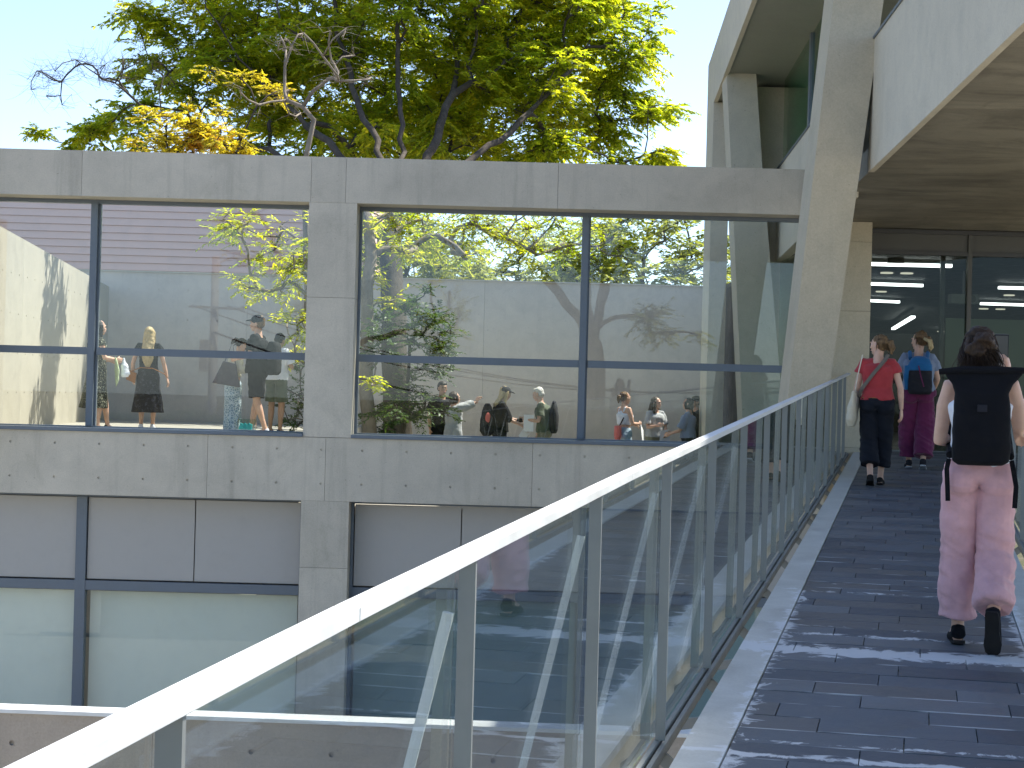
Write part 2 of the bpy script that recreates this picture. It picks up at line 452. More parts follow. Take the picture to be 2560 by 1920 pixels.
M['paving'] = concrete('forecourt_paving', (.42, .39, .33), (0, 0, 0), 0)
sheet('forecourt', -60, 60, -60, 5.9 * K, -3.446, M['paving'])
# low ground in front and behind the camera lies well under the ramp
sheet('ground', -900, 900, -900, 900, -3.45, M['ground'])
sheet('sunken_yard_floor', -14, 6, 6.1 * K, 11.0 * K, -3.40, M['floor'])
yard = MB().box(-9.2, 4.1, FY + .95, 40 * K, -3.4, 0.0); tag(yard.build('courtyard_ground', M['floor']), kind='structure')
terr = MB().box(-13.5, -2.95, FY + .97, 16.15 * K, 0.004, .90); tag(terr.build('terrace_floor', M['floor']), kind='structure')

# ------------------------------------------------------------------ frame building (glazed concrete screen)

fb = thing('concrete_frame_building', 'long grey concrete frame building with big glazed openings behind the railing', 'building', (0, FY, -3.4))
def fx(u, v): return at(u, v, FY).x
def fz(u, v): return at(u, v, FY).z
zt = fz(1000, 397); zb = fz(895, 508); zs_top = fz(758, 1073); zs = fz(758, 1092); zl = fz(752, 1251); zr0 = fz(430, 1463); zr1 = fz(430, 1487)
xc0 = fx(765, 800); xc1 = fx(885, 800); XL, XR = -13.5, 4.25
g = .004
def seg_beam(name, xs, z0, z1, holes=None, y1=FY + .95, mat='facade'):
    for a, b in zip(xs[:-1], xs[1:]):
        hb = [(x, z) for x, z in (holes or []) if a < x < b]
        mb = holed_box(a + g / 2, b - g / 2, FY, y1, z0, z1, hb) if hb else MB().box(a + g / 2, b - g / 2, FY, y1, z0, z1)
        mb.build(name, M[mat], fb)
seg_beam('parapet_beam', [XL, -9.6, fx(205, 420), xc0 + .02, xc1 - .16, 0.55, XR], zb, zt)
hz1, hz2 = fz(570, 1118), fz(570, 1203)
hol = []
hx0 = fx(693, 1120)
for k in range(-16, 12):
    x = hx0 + .6 * k if k < 2 else hx0 + .6 * k - .05
    for z in (hz1, hz2): hol.append((x, z))
seg_beam('spandrel_band', [XL, fx(517, 1200), fx(812, 1200), fx(1330, 1200), XR], zl, zs - .004, hol)
# columns
def colseg(a, b, z0, z1):
    MB().box(a, b, FY + .003, FY + .92, z0 + g / 2, z1 - g / 2).build('column', M['facade'], fb)
zj = fz(830, 744)
colseg(xc0, xc1, zs - .0, zj); colseg(xc0, xc1, zj, zb)
zj2 = fz(810, 1420)
colseg(xc0, xc1, zj2, zl); colseg(xc0, xc1, -3.4, zj2)
for a in (-9.85,): colseg(a, a + .65, zs, zb); colseg(a, a + .65, -3.4, zl)
# upper windows
def window(x0, x1, z0, z1, mull, zmid, sill=True):
    y = FY + .45
    fr = MB()
    t_ = .05
    fr.box(x0, x1, y, y + .12, z1 - t_, z1).box(x0, x1, y, y + .12, z0, z0 + .06)
    fr.box(x0, x0 + .035, y + .002, y + .118, z0, z1).box(x1 - .035, x1, y + .002, y + .118, z0, z1)
    f = fr.build('window_frame', M['metal'], fb)
    for mx in mull:
        MB().box(mx - .045, mx + .045, y - .03, y + .124, z0 + .062, z1 - t_ - .002).build('mullion', M['metal'], f)
        MB().box(mx + .048, mx + .075, y + .05, y + .12, z0 + .062, z1 - t_ - .002).build('mullion', M['metal'], f)
    ed = [x0 + .036] + [m_ for mx in mull for m_ in (mx - .046, mx + .077)] + [x1 - .036]
    for i in range(0, len(ed), 2):
        MB().box(ed[i], ed[i+1], y - .012, y + .12, zmid - .055, zmid + .045).build('rail', M['metal'], f)
        for a, b in ((z0 + .062, zmid - .056), (zmid + .046, z1 - t_ - .002)):
            MB().box(ed[i], ed[i+1], y + .07, y + .078, a, b).build('pane', M['glass'], f)
    if sill:
        MB().box(x0 - .0, x1, FY - .035, y - .002, z0 - .0, z0 + .045).build('sill', M['metal'], fb)
zmid = fz(763, 889)
window(-9.19, xc0 - .003, zs, zb - .002, [fx(213, 700)], zmid)
window(xc1 + .003, XR - .02, zs, zb - .002, [fx(1463, 740)], zmid)
window(XL, -9.86, zs, zb - .002, [], zmid)
# lower windows: opaque panels above, blinds behind glass below
def low_window(x0, x1, mull, seams, blind='blind'):
    y = FY + .34; z1 = zl - .004; z0 = -3.2
    fr = MB().box(x0, x1, y, y + .12, z1 - .04, z1).box(x0, x1, y, y + .12, z0, z0 + .08).box(x0, x0 + .04, y + .002, y + .118, z0, z1).box(x1 - .04, x1, y + .002, y + .118, z0, z1)
    f = fr.build('window_frame', M['metal'], fb)
    ed = [x0 + .041] + [m_ for mx in mull for m_ in (mx - .061, mx + .081)] + [x1 - .041]
    for mx in mull: MB().box(mx - .06, mx + .08, y - .02, y + .12, z0 + .082, z1 - .041).build('mullion', M['metal'], f)
    for i in range(0, len(ed), 2):
        a, b = ed[i], ed[i+1]
        MB().box(a, b, y - .01, y + .12, zr1, zr0).build('rail', M['metal'], f)
        cuts = [a] + [s_ for s_ in seams if a < s_ < b] + [b]
        for c0, c1 in zip(cuts[:-1], cuts[1:]):
            MB().box(c0 + .012, c1 - .003, y + .035, y + .06, zr0 + .02, z1 - .052).build('panel', M['panel'], f)
        MB().box(a, b, y + .05, y + .058, z0 + .082, zr1 - .002).build('pane', M['glass'], f)
        MB().box(a + .03, b - .03, y + .2, y + .215, z0 + .05, zr1 - .03).build('roller_blind', M[blind], f)
low_window(-9.19, xc0 - .003, [fx(185, 1400)], [fx(474, 1350), -7.2])
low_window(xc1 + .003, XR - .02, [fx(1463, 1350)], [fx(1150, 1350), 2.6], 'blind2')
low_window(XL, -9.86, [], [])

# courtyard walls behind the glazed screen
bw0, bwz = ak(197, 677, 16.2), ak(1300, 706, 16.2).z
holes = [(-9.6 + .6 * i, .55 + .9 * j * .667) for i in range(25) for j in range(6)]
bw = thing('courtyard_wall', 'tall grey concrete courtyard wall with tie holes seen through both glazed openings', 'wall', (-3, 16.2 * K, 0))
for a, b in ((-10.2, -5.4), (-5.4, -.6), (-.6, 3.95)):
    holed_box(a + .002, b - .002, 16.2 * K, 16.2 * K + .35, .0, bwz, [h for h in holes if a < h[0] < b]).build('wall_panel', M['yard'], bw)
MB().box(-10.2, 3.95, 16.2 * K - .03, 16.2 * K + .38, bwz + .002, bwz + .03).build('coping', M['pale'], bw)
# sunlit side wall at the left, running obliquely to the back wall
pA, pB = ak(0, 565, 11.62), ak(273, 717, 16.12)
d = (Vector((pB.x, pB.y, 0)) - Vector((pA.x, pA.y, 0))).normalized()
LW = 12.6; pL = pB - d * LW; zA = pB.z + (pA.z - pB.z) * LW / (pB - pA).to_2d().length
n_ = Vector((d.y, -d.x, 0))
if n_.x < 0: n_ = -n_
sw = thing('courtyard_side_wall', 'sunlit cream concrete wall with tree shadows left of the dark haired woman', 'wall', (pL.x, pL.y, .0))
mb = MB(); L = LW
segs = [0, 4.2, 8.4, LW]
for s0, s1 in zip(segs[:-1], segs[1:]):
    q = MB(); W = s1 - s0 - .003
    z1a = zA + (pB.z - zA) * s0 / L; z1b = zA + (pB.z - zA) * s1 / L; h_ = min(z1a, z1b) - .02
    P0 = Vector((pL.x, pL.y, .9)) + d * s0
    holed_wall(q, P0, d, (0, 0, 1), n_, W, h_ - .9, [(.3 + .6 * i, .55 + .6 * j) for i in range(7) for j in range(5)])
    P1 = P0 + d * W
    back = -n_ * .28
    T0, T1 = Vector((P0.x, P0.y, h_)), Vector((P1.x, P1.y, h_))
    U0, U1 = Vector((P0.x, P0.y, z1a)), Vector((P1.x, P1.y, z1b))
    q.add([T0, T1, U1, U0], [(0, 1, 2, 3)])
    q.add([U0, U1, U1 + back, U0 + back], [(0, 1, 2, 3)])
    q.add([P0, P0 + back, U0 + back, U0], [(0, 1, 2, 3)]); q.add([P1, U1, U1 + back, P1 + back], [(0, 1, 2, 3)])
    q.add([P0 + back, P1 + back, U1 + back, U0 + back], [(0, 1, 2, 3)])
    q.build('wall_panel', M['sunwall'], sw)

# lower retaining wall with lit top in front of the basement windows
ra, rb = ak(0, 1775, 5.98), ak(1750, 1830, 5.86)
dr = (rb - ra); dr.z = 0; slope = dr.y / dr.x
rw = thing('retaining_wall', 'low concrete wall with a bright sunlit top crossing below the glass railing', 'wall', (-2, 5.95 * K, -3.4))
ztop = (ra.z + rb.z) / 2
for a, b in ((-8, -2.6), (-2.6, .9), (.9, 4.4)):
    q = MB(); P0 = Vector((a, ra.y + (a - ra.x) * slope, -3.4)); du = dr.normalized(); W = (b - a) / du.x - .003; H = ztop + 3.4 - .03
    nn = Vector((du.y, -du.x, 0))
    hl = []
    c0 = ak(427, 1872, 5.95)
    for i in range(-14, 12):
        for j in range(4):
            hl.append(((c0.x + .6 * i - a) / du.x, c0.z + 3.4 - .6 * j))
    holed_wall(q, P0, du, (0, 0, 1), nn, W, H, hl, r=.02)
    bk = -nn * .19; P1 = P0 + du * W
    h = Vector((0, 0, H))
    q.add([P0 + h, P1 + h, P1 + h + bk, P0 + h + bk], [(0, 1, 2, 3)]); q.add([P0 + bk, P1 + bk, P1 + h + bk, P0 + h + bk], [(0, 1, 2, 3)])
    q.add([P0, P0 + bk, P0 + h + bk, P0 + h], [(0, 1, 2, 3)]); q.add([P1, P1 + h, P1 + h + bk, P1 + bk], [(0, 1, 2, 3)])
    q.build('wall_panel', M['low'], rw)
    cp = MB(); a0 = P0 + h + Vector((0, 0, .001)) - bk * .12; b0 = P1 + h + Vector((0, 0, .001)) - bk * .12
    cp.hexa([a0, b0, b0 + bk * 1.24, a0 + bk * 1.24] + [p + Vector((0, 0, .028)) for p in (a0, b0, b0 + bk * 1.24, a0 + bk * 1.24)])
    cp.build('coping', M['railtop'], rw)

# ------------------------------------------------------------------ museum block on the right
nb = thing('concrete_entrance_building', 'beige concrete building with raking columns and sloping canopy over the entrance', 'building', (6, 12 * K, -3.4))
EX, EZ = .078, .105
def X_(x0, y0, Y): return x0 + (EX if y0 == 13 else .05) * (Y - y0)
YN = .6                                          # near end of the canopy beam
YU = 8.7                                          # near end of the upper storey
def run(name, mat, x0, yref, Ya, Yb, w_, zbot, ztop_, parent=nb):
    """member running along the sloping axis from Ya to Yb; zbot/ztop_ functions of Y"""
    p = []
    for z in (zbot, ztop_):
        p += [(X_(x0, yref, Ya), Ya * K, z(Ya)), (X_(x0, yref, Ya) + w_, Ya * K, z(Ya)), (X_(x0, yref, Yb) + w_, Yb * K, z(Yb)), (X_(x0, yref, Yb), Yb * K, z(Yb))]
    return MB().hexa(p).build(name, M[mat], parent)
up_soff = lambda Y: 6.94 + EZ * (13 - Y)
up_top = lambda Y: 7.74 + EZ * (14.65 - Y)
run('roof_edge_beam', 'pale', 3.315, 13, YU, 14.65, .07, lambda Y: up_soff(Y) - .03, up_top)
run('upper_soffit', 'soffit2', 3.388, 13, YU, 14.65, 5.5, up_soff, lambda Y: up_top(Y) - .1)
run('corner_leg', 'pale', 3.315, 13, 13.94, 14.65, .30, lambda Y: -.4, lambda Y: up_soff(Y) - .034)
MB().box(3.95, 4.62, 13.3 * K, 13.3 * K + .5, -.4, 6.85).build('end_wall', M['warm'], nb)
bA_bot = lambda Y: 4.33 + EZ * (9.5 - Y)
bA_top = lambda Y: 4.33 + 1.52 + EZ * (9.5 - Y)
BX, BY = 4.12, 9.5
run('canopy_beam', 'pale', BX, BY, YN, 9.38, .07, bA_bot, bA_top)
run('canopy_beam', 'pale', BX, BY, 10.2, 13.28, .2, bA_bot, bA_top)
run('gap_shade_panel', 'bronze', BX + .42, BY, 9.0, 10.9, .1, lambda Y: bA_bot(Y) + .09, bA_top)  # dark panel standing in for the shade in the gap between the beams
soff = lambda Y: 4.40 + EZ * (9.5 - Y)
segsY = [YN, 4.6, 7.9, 11.58]
for a, b in zip(segsY[:-1], segsY[1:]):
    for k in range(2):
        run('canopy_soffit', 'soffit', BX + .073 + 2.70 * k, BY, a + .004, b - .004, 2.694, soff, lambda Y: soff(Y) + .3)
run('added_shade_wall', 'pale', BX + .02, BY, 4.28, 7.78, .2, lambda Y: bA_top(Y) + .003, lambda Y: bA_top(Y) + .62)  # added out of view to cast shade on the far part of the handrail
# curtain wall above the beam
gw = lambda Y: bA_top(Y)
muls = [13.22, 11.8, 10.4]
for a, b in zip(muls[1:], muls[:-1]):
    run('green_pane', 'greenglass', BX + .06, BY, a + .04, b - .04, .012, lambda Y: gw(Y) + .002, lambda Y: up_soff(Y) - .002)
for a in muls[1:]:
    run('glazing_mullion', 'metal', BX + .03, BY, a - .035, a + .035, .07, lambda Y: gw(Y) + .002, lambda Y: up_soff(Y) - .002)
run('inner_curtain', 'curtain', BX + .14, BY, 10.4, 13.27, .03, lambda Y: gw(Y) - .3, lambda Y: up_soff(Y) - .002)
run('sill_flashing', 'metal', BX - .02, BY, 7.79, 13.25, .1, lambda Y: gw(Y) + .001, lambda Y: gw(Y) + .03)
# raking columns
def rake(name, Y, dy, pts, mat):
    f = [ak(u, v, Y) for u, v in pts]
    return MB().prism(f, (0, dy * K, 0)).build(name, M[mat], nb)
rake('raking_column', 9.3, .32, [(2105, -185), (2235, -185), (2026, 1310), (1933, 1310)], 'warm')
rake('raking_column', 13.0, .29, [(1814.5, 150), (1888, 150), (1906, 421), (1952, 960), (1973, 1205), (1863, 1205), (1828, 421)], 'pale')
# entrance front
EY = 11.6 * K
def ex(u, v): return at(u, v, EY).x
def ez(u, v): return at(u, v, EY).z
x0 = ex(2157, 700); zh = soff(11.6) ; ztr = ez(2300, 632)
for a, b in ((-3.4, 1.0), (1.0, ez(2140, 783)), (ez(2140, 783), ez(2140, 614)), (ez(2140, 614), soff(11.35) - .005)):
    MB().box(4.35, x0, 11.33 * K, EY + .02, a + .002, b - .002).build('entrance_pier', M['warm'], nb)
ef = MB().box(x0 + .002, 9.6, EY, EY + .1, zh - .07, zh - .01).build('entrance_frame', M['darkmetal'], nb)
MB().box(x0 + .002, 9.6, EY, EY + .1, .93, .965).build('threshold', M['rail'], ef)
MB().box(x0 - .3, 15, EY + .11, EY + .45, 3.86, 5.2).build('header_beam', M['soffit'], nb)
xm = [x0 + .002, ex(2424, 700), 9.6]
for i in range(2):
    a, b = xm[i], xm[i+1]
    MB().box(a + .03, b - .03, EY + .03, EY + .06, ztr + .03, zh - .072).build('transom_panel', M['bronze'], ef)
    MB().box(a, b, EY + .0, EY + .09, ztr - .03, ztr + .028).build('transom_rail', M['darkmetal'], ef)
    MB().box(a + .03, b - .03, EY + .05, EY + .06, .967, ztr - .032).build('door_pane', M['doorglass'], ef)
for x in (xm[1],):
    MB().box(x - .03, x + .03, EY - .012, EY + .1, .967, zh - .072).build('mullion', M['bronze'], ef)
MB().box(ex(2397, 700), ex(2408, 700), EY + 1.1, EY + 1.17, .95, ztr + .1).build('inner_door_post', M['darkmetal'], ef)
MB().box(ex(2470, 1050), 9.5, EY + .065, EY + .1, 1.9, 1.94).build('push_bar', M['rail'], ef)
# dark interior
M['inwall'] = M['inwall']
IN = MB()
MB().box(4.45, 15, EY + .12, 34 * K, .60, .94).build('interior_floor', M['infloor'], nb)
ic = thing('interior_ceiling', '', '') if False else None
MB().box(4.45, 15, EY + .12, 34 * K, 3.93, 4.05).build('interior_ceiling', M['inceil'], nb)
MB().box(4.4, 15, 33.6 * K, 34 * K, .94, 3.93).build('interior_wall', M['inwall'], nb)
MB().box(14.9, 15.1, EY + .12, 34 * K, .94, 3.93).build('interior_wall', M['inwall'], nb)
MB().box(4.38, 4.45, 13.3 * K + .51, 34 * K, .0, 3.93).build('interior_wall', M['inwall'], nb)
MB().box(4.40, 4.43, EY + .04, 13.28 * K, -.4, bA_bot(13.2)).build('side_pane', M['greenglass'], nb)
MB().box(7.2, 12.5, 19.5 * K, 19.5 * K + .2, .94, ak(2400, 838, 19.5).z).build('interior_wall', M['inwall'], nb)
MB().box(8.2, 9.6, 9.6 * K, 11.58 * K, -3.4, .6).build('plinth', M['warm'], nb)
gp0, gp1 = ak(2365, 795, 14.2), ak(2640, 800, 14.2)
tag(MB().box(gp0.x, gp1.x + 1.2, 14.2 * K, 14.2 * K + .06, .95, gp0.z).build('display_panel', M['greenboard']), 'large dull green display panel standing inside the entrance', 'panel')
# strip lights and downlights, hung under the ceiling
zc = 3.93
def strip(u0, v0, u1, v1, zc_, label):
    a, b = at_z(u0, v0, zc_), at_z(u1, v1, zc_)
    o = thing('strip_light', label, 'ceiling light', (a + b) / 2 + Vector((0, 0, .05)), 0, 'linear ceiling lights in the lobby')
    MB().bar(a + Vector((0, 0, .045)), b + Vector((0, 0, .045)), .09, .05).build('lamp_housing', M['rail'], o)
    MB().bar(a, b, .10, .05).build('diffuser', M['lamp'], o)
strip(2178, 660, 2379, 665, 3.84, 'long bright strip light nearest the entrance doors in the lobby')
strip(2162, 709, 2306, 714, 3.84, 'bright strip light second from the entrance doors, above the woman in red')
strip(2162, 751, 2247, 755, 3.84, 'short looking strip light third from the doors beside the pier')
strip(2233, 822, 2283, 792, 3.70, 'slanting strip light above the head of the woman in maroon trousers')
strip(2320, 847, 2358, 849, 3.62, 'faintest farthest strip light just left of the green panel')
strip(2497, 719, 2600, 722, 3.84, 'upper strip light right of the door mullion')
strip(2452, 759, 2610, 764, 3.84, 'lower strip light right of the door mullion')
for i, (u, v) in enumerate([(2217, 681), (2267, 682), (2203, 728), (2163, 727), (2162, 763), (2352, 828), (2335, 857), (2523, 737), (2459, 771), (2501, 772)]):
    p = at_z(u, v, 3.925)
    if p.y > 33 * K: continue
    o = MB().disc(p, (0, 0, -1), .11, .02, 14).build('downlight', M['downlamp'])
    L_ = ['round downlight left below the longest strip light', 'round downlight right below the longest strip light', 'round downlight right under the second strip light', 'round downlight by the pier under the second strip light', 'small round downlight by the pier under the third strip light', 'round downlight above the farthest strip light', 'round downlight below the farthest strip light', 'round downlight under the upper right strip light', 'left round downlight under the lower right strip light', 'right round downlight under the lower right strip light'][i]
    tag(o, L_, 'ceiling light', 'round recessed lobby downlights')
pj = ak(2410, 748, 13.6)
o = thing('projector', 'white projector hanging from the lobby ceiling behind the door mullion', 'projector', pj)
MB().box(pj.x - .24, pj.x + .22, pj.y - .1, pj.y + .15, pj.z - .08, pj.z + .08).build('projector_body', M['rail'], o)
MB().disc((pj.x + .1, pj.y - .1, pj.z), (0, -1, 0), .07, .03, 14).build('lens', M['darkmetal'], o)
MB().bar((pj.x, pj.y, pj.z + .08), (pj.x, pj.y, 3.93), .04, .04).build('mount', M['darkmetal'], o)
ex_ = ak(2240, 648, 12.6)
tag(MB().box(ex_.x - .13, ex_.x + .13, ex_.y, ex_.y + .06, ex_.z - .06, 3.93).build('ceiling_box', M['darkmetal']), 'small black box hanging under the lobby ceiling above the longest strip light', 'sign')

# ------------------------------------------------------------------ ramp
AZR = math.atan(.5058 / K); SA, CA = math.sin(AZR), math.cos(AZR)
D2 = Vector((SA, CA, 0)); R2 = Vector((CA, -SA, 0)); KZ = .0782 / K * CA
def rp(s, t, h=0): p = D2 * s + R2 * t; return Vector((p.x, p.y, .05 + KZ * s + h))
def ramp_at(u, v):
    d_ = ray(u, v); nrm = (Vector((D2.x, D2.y, KZ))).cross(R2).normalized()
    P0 = rp(0, 0); k_ = (P0 - EYE).dot(nrm) / d_.dot(nrm); return EYE + d_ * k_
TL, TR, CL, CR = -.673, .580, -.848, .757
def ssm(t_, y): return None
def smax(t_): return (11.56 * K + SA * t_) / CA
SM = 27.2
walk = MB()
def strip_(mb, s0, s1, t0, t1, h0, h1):
    mb.hexa([rp(s0, t0, h0), rp(s0, t1, h0), rp(s1, t1, h0), rp(s1, t0, h0), rp(s0, t0, h1), rp(s0, t1, h1), rp(s1, t1, h1), rp(s1, t0, h1)])
def obl(mb, s0, t0, t1, h0, h1):
    mb.hexa([rp(s0, t0, h0), rp(s0, t1, h0), rp(smax(t1), t1, h0), rp(smax(t0), t0, h0), rp(s0, t0, h1), rp(s0, t1, h1), rp(smax(t1), t1, h1), rp(smax(t0), t0, h1)])
deck = MB(); obl(deck, -2.5, CL, CR, -.28, -.03)
walkway = tag(deck.build('walkway', M['facade']), kind='structure')
for (a, b) in ((CL, TL - .004), (TR + .004, CR)):
    k = MB(); obl(k, -2.5, a, b, -.029, .008); k.build('kerb', M['kerb'], walkway)
rnd = random.Random(3)
s = -1.0; row = 0; ROW = .27
while s < SM + .2:
    off = [0, .31, .12, .45, .24, .52][row % 6] + rnd.uniform(-.03, .03)
    edges = [TL]; e = TL + off
    while e < TR - .08:
        if e > TL + .08: edges.append(e)
        e += .63
    edges.append(TR)
    for a, b in zip(edges[:-1], edges[1:]):
        s1 = s + ROW - .005; a_, b_ = a + .002, b - .002
        la, lb = min(s1, smax(a_)), min(s1, smax(b_))
        if s >= min(smax(a_), smax(b_)) - .02: continue
        h = rnd.uniform(-.0015, .0025); tl = rnd.uniform(-.0015, .0015)
        mb = MB().hexa([rp(s, a_, -.028), rp(s, b_, -.028), rp(lb, b_, -.028), rp(la, a_, -.028), rp(s, a_, h), rp(s, b_, h + tl), rp(lb, b_, h + tl), rp(la, a_, h)])
        mb.build('slate', M['slate%d' % rnd.choice([0, 0, 1, 1, 2, 3])], walkway, bevel=.0015)
    s += ROW; row += 1
# ramp supports under the deck
for s_ in (7.0, 18.5):
    p = rp(s_, 0, -.28); tag(MB().box(p.x - .25, p.x + .25, p.y - .2, p.y + .2, -3.44, p.z).build('ramp_pier', M['facade'], walkway))

def railing(t0, sgn, label, stays):
    rl = thing('railing', label, 'railing', rp(0, t0))
    s0, step, n = 2.20, 1.59, 16
    # handrail: separate lengths with a joint; the lowest length dips a little
    drop = lambda s_: (.016 * max(0, 1 - (s_ - 2.94) / 3) if s_ > 2.94 else .016 + .012 * (2.94 - s_)) if sgn < 0 else 0
    def hr(a, b):
        ti, to = t0 - .024, t0 + .024
        da, db = drop(a), drop(b)
        MB().hexa([rp(a, ti, 1.101 - da), rp(a, to, 1.101 - da), rp(b, to, 1.101 - db), rp(b, ti, 1.101 - db), rp(a, ti, 1.126 - da), rp(a, to, 1.126 - da), rp(b, to, 1.126 - db), rp(b, ti, 1.126 - db)]).build('handrail', M['railtop'], rl, bevel=.0015)
    end = (11.30 * K + SA * t0) / CA
    J = 2.94 if sgn < 0 else 1.9
    hr(-1.6, J); hr(J + .003, J + 3); hr(J + 3.001, J + 6.2); hr(J + 6.203, J + 12.4); hr(J + 12.403, J + 18.6); hr(J + 18.603, end)
    # bottom channel
    for dt, w_, hh in ((-.014, .018, .012), (.014, .018, .0)):
        MB().hexa([rp(-1.6, t0 + dt - w_/2, -.045), rp(-1.6, t0 + dt + w_/2, -.045), rp(end, t0 + dt + w_/2, -.045), rp(end, t0 + dt - w_/2, -.045),
                   rp(-1.6, t0 + dt - w_/2, hh), rp(-1.6, t0 + dt + w_/2, hh), rp(end, t0 + dt + w_/2, hh), rp(end, t0 + dt - w_/2, hh)]).build('bottom_rail', M['rail'], rl)
    ps = [s0 + step * k for k in range(-2, n + 1) if s0 + step * k < end - .05]
    pm = None
    for sp in ps:
        q = MB(); q.hexa([rp(sp - .006, t0 - .018, .013), rp(sp - .006, t0 + .020, .013), rp(sp + .006, t0 + .020, .013), rp(sp + .006, t0 - .018, .013),
                          rp(sp - .006, t0 - .018, 1.1005 - drop(sp)), rp(sp - .006, t0 + .020, 1.1005 - drop(sp)), rp(sp + .006, t0 + .020, 1.1005 - drop(sp)), rp(sp + .006, t0 - .018, 1.1005 - drop(sp))])
        po = q.build('post', M['rail'], rl)
        MB().bar(rp(sp, t0 - sgn * .0, -.045), rp(sp, t0 - sgn * .12, -.14), .02, .05).build('bracket', M['rail'], po)
        if stays and -.2 < sp < 11:
            a = rp(sp + .02, t0 - .045, .97); b = rp(sp - .02, t0 - .33, -.30)
            MB().bar(a, b, .024, .024).build('stay', M['stay'], rl)
            MB().bar(rp(sp - .02, t0 - .345, -.30), rp(sp - .02, CL, -.22), .02, .05).build('bracket', M['rail'], po)
    for a, b in zip(ps[:-1], ps[1:]):
        tg = t0 + sgn * .033; tt = tg + (.006 if sgn < 0 else 0)
        MB().hexa([rp(a + .008, tg - .004, .015), rp(a + .008, tg + .004, .015), rp(b - .008, tg + .004, .015), rp(b - .008, tg - .004, .015),
                   rp(a + .008, tt - .004, 1.085 - drop(a)), rp(a + .008, tt + .004, 1.085 - drop(a)), rp(b - .008, tt + .004, 1.085 - drop(b)), rp(b - .008, tt - .004, 1.085 - drop(b))]).build('glass_panel', M['railglass'], rl)
railing(-.94, -1, 'glass panelled metal railing with bright handrail along the left edge of the ramp', True)
railing(.849, 1, 'shaded metal railing along the right edge of the ramp', False)
# ------------------------------------------------------------------ trees
M['bark'] = bark('dark_bark', (.045, .036, .028), (.12, .10, .08))
M['barkpale'] = bark('pale_bark', (.16, .13, .10), (.34, .29, .23))
M['leaf'] = leafmat('zelkova_leaves', (.08, .15, .015), (.26, .32, .03), (.48, .46, .05), .76)
M['leafdark'] = leafmat('evergreen_leaves', (.018, .045, .010), (.04, .085, .015), (.09, .14, .02), .3)
M['leafgold'] = leafmat('golden_leaves', (.20, .20, .03), (.40, .36, .05), (.56, .50, .08), .6, (.46, .31, .07))
M['leafpale'] = leafmat('far_leaves', (.11, .15, .05), (.22, .26, .09), (.34, .36, .14), .5)

def leaf_mesh(name, org, dr_, nrm, ln, tone, mat, parent, wr=.36):
    """org, dr_, nrm: (n,3) arrays; one folded lance-shaped blade each"""
    n = len(org); side = np.cross(dr_, nrm); side /= (np.linalg.norm(side, axis=1, keepdims=True) + 1e-9)
    L = ln[:, None]; W_ = L * wr * .5
    mid = org + dr_ * L * .45
    v = np.empty((n, 4, 3)); v[:, 0] = org; v[:, 1] = mid - side * W_ + nrm * W_ * .35; v[:, 2] = org + dr_ * L; v[:, 3] = mid + side * W_ + nrm * W_ * .35
    me = bpy.data.meshes.new(name); off = worigin(parent); v -= np.array(off)
    me.vertices.add(4 * n); me.vertices.foreach_set('co', v.reshape(-1))
    me.loops.add(4 * n); me.polygons.add(n)
    me.loops.foreach_set('vertex_index', np.arange(4 * n, dtype=np.int32))
    me.polygons.foreach_set('loop_start', np.arange(0, 4 * n, 4, dtype=np.int32)); me.polygons.foreach_set('loop_total', np.full(n, 4, dtype=np.int32))
    me.update(calc_edges=True)
    at_ = me.attributes.new('tone', 'FLOAT', 'FACE'); at_.data.foreach_set('value', tone.astype(np.float32))
    return tag(link_mesh(name, me, mat, parent), kind=None)

def unit(a): return a / (np.linalg.norm(a, axis=-1, keepdims=True) + 1e-9)

